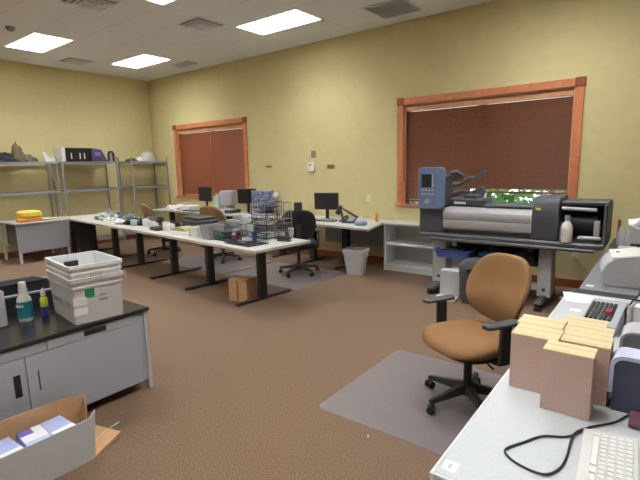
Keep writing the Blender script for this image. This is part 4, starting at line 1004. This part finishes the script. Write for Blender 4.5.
# bottles
r = thing('spray_bottle', 'white cleaning bottle with a teal label on the black countertop', 'bottle', (-3.44, 1.13, .63), R(60))
MB().lathe([(.001,0),(.04,0),(.045,.012),(.045,.14),(.041,.16),(.026,.185),(.022,.2),(.022,.205),(.001,.205)]).build('bottle_body', M['white_plastic'], r, smooth=True)
MB().lathe([(.0452,.025),(.0462,.026),(.0462,.14),(.0452,.141)]).build('label', M['teal'], r, smooth=True)
MB().lathe([(.001,.2),(.027,.2),(.027,.225),(.024,.228),(.024,.25),(.021,.272),(.001,.275)]).build('cap', M['white_plastic'], r, smooth=True)
q = MB()
for k in range(5): a0 = R(-150+k*14); q.box((math.cos(a0)*.0465-.005, math.sin(a0)*.0465-.004, .105+.003*(k%2)), (math.cos(a0)*.0465+.005, math.sin(a0)*.0465+.004, .12))
q.build('label_script', M['white_plastic'], r)
r = thing('small_bottle', 'small bottle with yellow and violet label beside the teal one', 'bottle', (-3.45, 1.255, .63), R(-30))
MB().lathe([(.001,0),(.028,0),(.030,.01),(.030,.12),(.02,.14),(.012,.15),(.001,.15)], sx=1, sy=.8).build('bottle_body', M['violet'], r, smooth=True)
MB().lathe([(.0304,.07),(.031,.071),(.031,.12),(.021,.141),(.0205,.139)], sx=1, sy=.8).build('label', M['lime'], r, smooth=True)
MB().lathe([(.001,.145),(.016,.145),(.016,.165),(.01,.18),(.005,.2),(.001,.2)]).build('nozzle', M['white_plastic'], r, smooth=True)
simple2('grey_box', 'grey box at the left edge of photo on the black countertop', 'box', (-3.50, .885, .63), (.16,.26,.24), M['lt_plastic'])
# large black tub behind cabinet
r = thing('black_bin', 'large black bin with a grey tube rim behind the low cabinet', 'bin', (-3.98, 1.14, .0), R(-6))
MB().loft([rr(.19,.36,0,.05), rr(.23,.41,.74,.06), rr(.215,.395,.74,.06), rr(.18,.35,.03,.05)]).build('bin_wall', M['dark_bag'], r, smooth=True)
MB().tube([(a,b,c) for a,b,c in rr(.235,.415,.745,.07)], .011, n=8, closed=True).build('rim_tube', M['grey_plastic'], r, smooth=True)
MB().loft([[(-.22,-.4,.74),(-.2,-.4,.74),(-.2,.4,.74),(-.22,.4,.74)],[(-.24,-.36,.775),(-.225,-.36,.775),(-.225,.30,.775),(-.24,.30,.775)]]).build('raised_liner', M['dark_bag'], r)
# open carton on the floor
r = thing('open_carton', 'long open carton, white outside and brown inside, by the cabinet', 'carton', (-2.5, 1.09, 0))
t = .006
q = MB().prism([(-.95,0),(-.015,0),(.005,.23),(.012,.29),(-.03,.25),(-.95,.25)], -t, -.001, 'x'); q.build('near_wall', M['card_white'], r)
q = MB().prism([(-.95,0.01),(-.015,0.01),(-.005,.23),(-.03,.245),(-.95,.245)], -t-.002, -t, 'x'); q.build('near_lining', M['card'], r)
MB().prism([(-.95,0),(.1,0),(.115,.225),(-.04,.262),(-.95,.275)], -.36, -.354, 'x').build('far_wall', M['card'], r)
MB().box((-.354,-.95,0), (-.008,.0,.006)).build('floor_panel', M['card'], r)
MB().box((-.354,-.956,0), (-.008,-.95,.25)).build('end_wall', M['card'], r)
MB().loft([[(-.354,.05,.006),(-.354,.056,.006),(-.354,.11,.225),(-.354,.104,.225)],[(-.2,0.03,.006),(-.2,.036,.006),(-.24,.07,.2),(-.24,.064,.2)]]).build('far_end_wall', M['card'], r)
MB().loft([[(-.36,.0,.001),(-.01,-.01,.001),(-.09,.19,.001),(-.3,.13,.001)],[(-.36,.0,.006),(-.01,-.01,.006),(-.09,.19,.03),(-.3,.13,.03)]]).build('end_flap', M['card'], r)
MB().tube([(-.1,.0,.03),(-.14,.12,.05),(-.2,.24,.03)], .002, n=6).build('loose_tape', M['white_plastic'], r)
# packs inside carton
for k, (y0, m, top, lab) in enumerate([(.93, 'paper', 'paper_blue', 'blue and white pack at the right end inside the open carton'), (.80, 'paper_blue', 'paper', 'white pack second from right inside the open carton'),
        (.66, 'paper_blue', 'paper_blue', 'pale blue pack in the middle of open carton'), (.52, 'paper_blue', 'paper', 'white topped pack left of the middle one in open carton'), (.38,'paper_blue','paper_blue','pale blue pack at left photo edge inside open carton')]):
    rp = thing('paper_pack', lab, 'paper pack', (-2.665, y0+.05, .008), R(3*(-1)**k), 'paper packs in the open carton')
    MB().box((-.15,-.062,0), (.14,.062,.17), c=.003).build('pack_body', M[m], rp)
    MB().box((-.15,-.06,.17), (-.0,.06,.172)).build('pack_top', M[top], rp); MB().box((.0,-.06,.17), (.14,.06,.172)).build('pack_top', M['paper' if top == 'paper_blue' else 'paper_blue'], rp)
    if k == 1: MB().box((-.15,-.06,.172), (-.08,.01,.173)).build('purple_print', M['purple'], rp)
tag(MB().cyl((0,0,0), (.008,.002,.0), .006, n=8).build('crumb', M['paper'], loc=(-1.33,2.16,.006)), 'tiny white scrap on the carpet near the chair mat', 'scrap')
